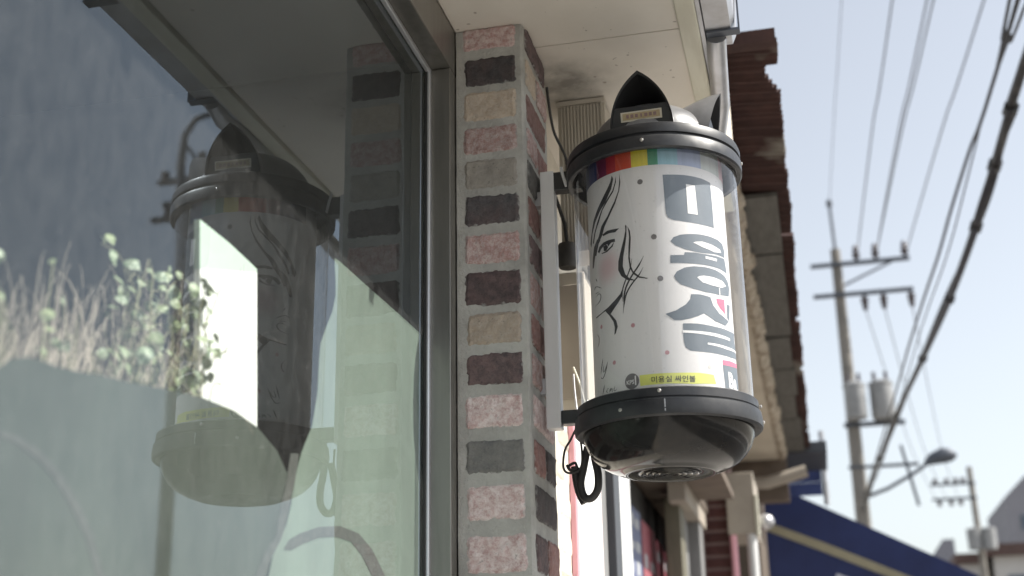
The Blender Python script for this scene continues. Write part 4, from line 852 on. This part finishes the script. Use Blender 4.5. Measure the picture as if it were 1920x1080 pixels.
MB().prism([(-.46, slope(-.46)-.003), (1.235, slope(1.235)-.003), (1.235, 2.50), (1.0, 2.20), (.5, 2.15), (.1, 2.38), (-.46, 2.62)], 1, 10.985, 10.999).build('side_panel', 'awning', aw)
MB().prism([(-.46, 3.075), (.05, 2.855), (.60, 2.60), (.88, 2.47), (.84, 2.42), (.58, 2.535), (.03, 2.785), (-.46, 3.00)], 1, 10.978, 10.984).build('stripe', 'awning_band', aw)
for i, (px_, pz_) in enumerate(((-.10, 2.69), (-.035, 2.66), (.02, 2.635))): MB().lathe([(.001, 0), (.016, .001), (.016, .006), (.001, .006)], 14).build('letter_mark', 'letter_white', aw).matrix_local = Matrix.Translation((px_, 10.984-11, pz_-2.5)) @ Matrix.Rotation(R(90), 4, 'X')
MB().lathe([(.001, 0), (.026, .001), (.026, .006), (.001, .006)], 14).build('letter_mark', 'letter_white', aw).matrix_local = Matrix.Translation((.09, -.016, .105)) @ Matrix.Rotation(R(90), 4, 'X')
MB().box(-.46, .30, 11.6, 14.5, 0, 2.75).build('stall_backdrop', 'brown_dim', aw)
MB().prism([(.14, 2.595), (.34, 2.515), (.33, 2.47), (.13, 2.55)], 1, 10.979, 10.984).build('letter_mark', 'letter_white', aw)

# ------------------------------------------------------------------ utility poles and cables
up_ = thing('utility_pole', (.9, 25, 0), 'tall concrete utility pole with crossarms, two transformers and lamp arm', 'utility pole')
MB().tube([(.9, 25, 0), (.9, 25, 5), (.905, 25, 10.35)], [.17, .14, .095], 14).build('shaft', 'concrete', up_, smooth=50)
MB().tube([(.905, 25, 10.35), (.885, 25, 11.35)], .032, 8).tube([(.885, 25, 11.3), (.885, 25, 11.42)], .06, 8).build('top_rod', 'steel_dark', up_, smooth=50)
for z in (10.0, 9.36):
    MB().bbox(.39, 2.30, 24.86, 24.94, z-.035, z+.045, .01).build('crossarm', 'steel_dark', up_)
MB().tube([(1.0, 24.88, 9.55), (1.95, 24.88, 9.96)], .025, 6).build('arm_brace', 'steel_dark', up_)
def insul(x, y, z, up=1):
    MB().lathe([(.001, z), (.03, z), (.035, z+.05*up), (.085, z+.07*up), (.05, z+.12*up), (.085, z+.15*up), (.05, z+.2*up), (.06, z+.26*up), (.03, z+.33*up), (.001, z+.34*up)], 10, (x, y)).build('insulator', 'insulator', up_, smooth=50)
for x in (1.29, 1.66, 2.22): insul(x, 24.9, 10.04)
for x in (1.36, 1.72, 2.24): insul(x, 24.9, 9.33, -1)
def trafo(x, y, z0, z1, r):
    t_ = MB().lathe([(.001, z0), (r*.92, z0), (r, z0+.04), (r, z1-.05), (r*1.06, z1-.05), (r*1.06, z1), (r*.5, z1+.06), (.001, z1+.08)], 20, (x, y)).build('transformer', 'transformer', up_, smooth=40)
    for k in (-1, 1): MB().tube([(x+k*r*.5, y, z1), (x+k*r*.5, y, z1+.22)], .035, 8).build('bushing', 'insulator', t_, smooth=50)
trafo(.97, 24.62, 6.80, 7.46, .2); trafo(1.47, 24.78, 6.80, 7.50, .22)
MB().bbox(.72, 1.85, 24.86, 24.93, 6.70, 6.79, .01).build('platform_bar', 'steel_dark', up_)
MB().bbox(.72, 2.0, 24.86, 24.92, 5.90, 5.96, .01).build('low_bar', 'steel_dark', up_)
MB().tube([(1.72, 24.88, 6.3), (1.92, 24.88, 5.15)], .03, 6).build('drop_bar', 'steel_dark', up_)
MB().tube([(.95, 24.9, 5.35), (1.4, 24.9, 5.50), (1.9, 24.9, 5.76), (2.2, 24.9, 5.95)], .035, 8).build('lamp_arm', 'steel_dark', up_, smooth=50)
hd = MB(); hd.tube([(2.12, 24.9, 5.93), (2.25, 24.9, 6.0), (2.45, 24.9, 6.06), (2.62, 24.9, 6.06), (2.70, 24.9, 6.04)], [.05, .11, .15, .12, .03], 12, flat=.6); hd.build('lamp_head', 'steel_dark', up_, smooth=60)
fp = thing('far_utility_pole', (7.0, 60, 0), 'distant utility pole with two crossarms at the right beyond the awning', 'utility pole')
MB().tube([(7.1, 60, 0), (6.95, 60, 11.9)], [.2, .12], 10).build('shaft', 'concrete', fp, smooth=50)
for z in (11.15, 10.5): MB().box(5.2, 7.1, 59.8, 59.9, z-.05, z+.05).build('crossarm', 'steel_dark', fp)
for x in (5.4, 5.9, 6.3, 6.6): MB().lathe([(.001, 11.2), (.1, 11.2), (.1, 11.4), (.001, 11.45)], 8, (x, 59.85)).build('insulator', 'insulator', fp)
for x in (5.5, 6.0, 6.4): MB().lathe([(.001, 10.2), (.1, 10.2), (.1, 10.42), (.001, 10.45)], 8, (x, 59.85)).build('insulator', 'insulator', fp)
for x, z in ((6.75, 8.2), (7.35, 8.2)): MB().lathe([(.001, z), (.3, z), (.32, z+.9), (.001, z+1.0)], 14, (x, 59.6)).build('transformer', 'transformer', fp, smooth=40)
G = 'overhead cables along the street'
mainp = [(.92, 25, 5.15)] + D['main'] + [(1.6, 2, 5.3), (1.9, -14, 6.2)]
cable('overhead_cable', mainp, .030, 'thickest black bundled overhead cable crossing the right of the sky', group=G, n=10, sub=5)
for k, (dx, dz) in enumerate(((.035, .02), (-.03, .03))):
    cable('overhead_cable', [(p[0]+dx*math.sin(i*1.7), p[1], p[2]+dz*math.cos(i*1.3)) for i, p in enumerate(mainp)], .011, ('thin strand wound round the thickest cable on its right', 'thin strand wound round the thickest cable on its left')[k], group=G, n=6, sub=5)
r4 = random.Random(4)
for k in range(1, len(D['main'])-1):
    p = Vector(D['main'][k]); d = (Vector(D['main'][k+1])-p).normalized()
    tag(MB().tube([p-d*.04, p+d*.04], .048, 8).build('cable_clamp', 'wire'), 'black clamp on the thickest overhead cable, number %s from its lower end' % ('one two three four five six seven eight'.split()[k-1]), 'clamp', 'clamps on the thickest cable')
cable('overhead_cable', [(.95, 25, 5.35)] + D['second'] + [(1.55, 2, 5.55), (1.85, -14, 6.3)], .014, 'medium dark overhead cable left of the thickest bundle', group=G, sub=5)
cable('overhead_cable', D['fork1'] + [(1.5, 3, 6.1), (1.7, -14, 7)], .012, 'upper left strand forking from the medium dark cable', group=G)
cable('overhead_cable', D['fork2'] + [(1.65, 3, 5.4), (1.95, -14, 6)], .010, 'upper right strand forking from the medium dark cable', group=G)
cable('overhead_cable', [(1.0, 25, 5.5)] + D['third'] + [(1.6, 3, 5.9), (1.8, -14, 6.6)], .007, 'thin overhead cable running close beside the medium dark cable', group=G)
for i, lab in enumerate(('thin high power line from the leftmost insulator', 'thin high power line from the middle insulator', 'second thin line from the middle insulator, crossing the first', 'thin high power line from the rightmost insulator', 'faintest line, from the rod on top of the utility pole')):
    P = D['hv%d' % i]; e = Vector(P[-1]); d = (Vector(P[-1])-Vector(P[0])).normalized()
    cable('power_line', P + [tuple(e+d*22)], .012 if i < 4 else .006, lab, mat='wire', group='high power lines', n=6)
for i, (x, z) in enumerate(((1.36, 9.02), (1.72, 9.02), (2.24, 9.02))):
    cable('power_line', [(x, 24.9, z), (x+1.9, 42, 9.3), (5.5+i*.45, 59.8, 10.2)], .010, ('left', 'middle', 'right')[i]+' line hanging from the lower crossarm to the distant pole', group='lines to the distant pole', n=6)

# lamp pole across the street (seen mirrored in the window)
lp = thing('street_lamp_pole', (5.15, 12, 0), 'dark street lamp pole with small crossarms mirrored in the shop window', 'lamp pole')
MB().tube([(5.1, 12, 0), (5.15, 12, 6.3), (5.24, 12, 7.5), (5.22, 12, 7.85), (5.1, 12, 8.05), (4.85, 12, 8.10), (4.5, 12, 8.05)], [.09, .07, .05, .045, .04, .04, .035], 10).build('shaft', 'steel_dark', lp, smooth=50)
MB().tube([(4.55, 12, 8.05), (4.2, 12, 8.0), (3.95, 12, 7.97)], [.06, .12, .04], 10, flat=.6).build('lamp_head', 'steel_dark', lp, smooth=50)
for z, w in ((7.30, .3), (7.02, .22), (6.85, .35)): MB().box(5.2-w, 5.2+w, 11.97, 12.03, z-.03, z+.03).build('crossarm', 'steel_dark', lp)
for x, z in ((4.98, 7.55), (4.92, 7.35), (5.0, 7.2), (5.42, 7.36), (5.35, 6.92)): MB().lathe([(.001, z-.08), (.05, z-.08), (.05, z+.06), (.001, z+.08)], 10, (x, 12)).build('insulator', 'insulator', lp)
MB().tube([(5.2, 12, 7.75), (5.0, 12, 7.45), (4.9, 12, 7.38)], .02, 6).build('brace', 'steel_dark', lp)

# ------------------------------------------------------------------ far buildings
tw = thing('grey_tower_block', (22, 120, 0), 'plain grey tower block at the right edge beyond the roofs', 'building')
MB().prism([(16.3, 0), (16.6, 19.5), (18.5, 21.3), (20, 21.3), (26, 21.3), (26, 0)], 1, 120, 134).build('wall', 'far_grey', tw)
for j in range(6):
    for k in range(4): MB().box(17.6+k*2, 18.6+k*2, 119.93, 119.99, 3+j*2.7, 4.3+j*2.7).build('window', 'far_window', tw)
lh = thing('pale_low_house', (9, 60, 0), 'pale low house with brown flat roof edge at the lower right', 'building')
MB().box(7.6, 14, 61, 70, 0, 8.05).build('wall', 'far_light', lh)
MB().box(7.3, 14.3, 60.6, 70.4, 8.05, 8.55).build('roof_edge', 'far_roof', lh)
for k in range(4): MB().box(8.1+k*1.5, 8.9+k*1.5, 60.93, 60.99, 6.1, 7.2).build('window', 'far_window', lh)
sh = thing('small_pale_house', (6.6, 61, 0), 'small pale house with brown roof behind the distant pole', 'building')
MB().box(6.2, 7.2, 61.5, 66, 0, 7.8).build('wall', 'far_light', sh); MB().box(6.0, 7.25, 61.2, 66.2, 7.8, 8.25).build('roof', 'far_roof', sh)
MB().box(6.4, 7.0, 61.43, 61.49, 6.3, 7.2).build('window', 'far_window', sh)
gb = thing('grey_gabled_block', (5, 75, 0), 'small grey gabled block just above the awning tip', 'building')
MB().prism([(6.1, 0), (6.1, 9.6), (6.9, 10.7), (7.5, 10.7), (7.5, 0)], 1, 76, 84).build('wall', 'far_grey', gb)
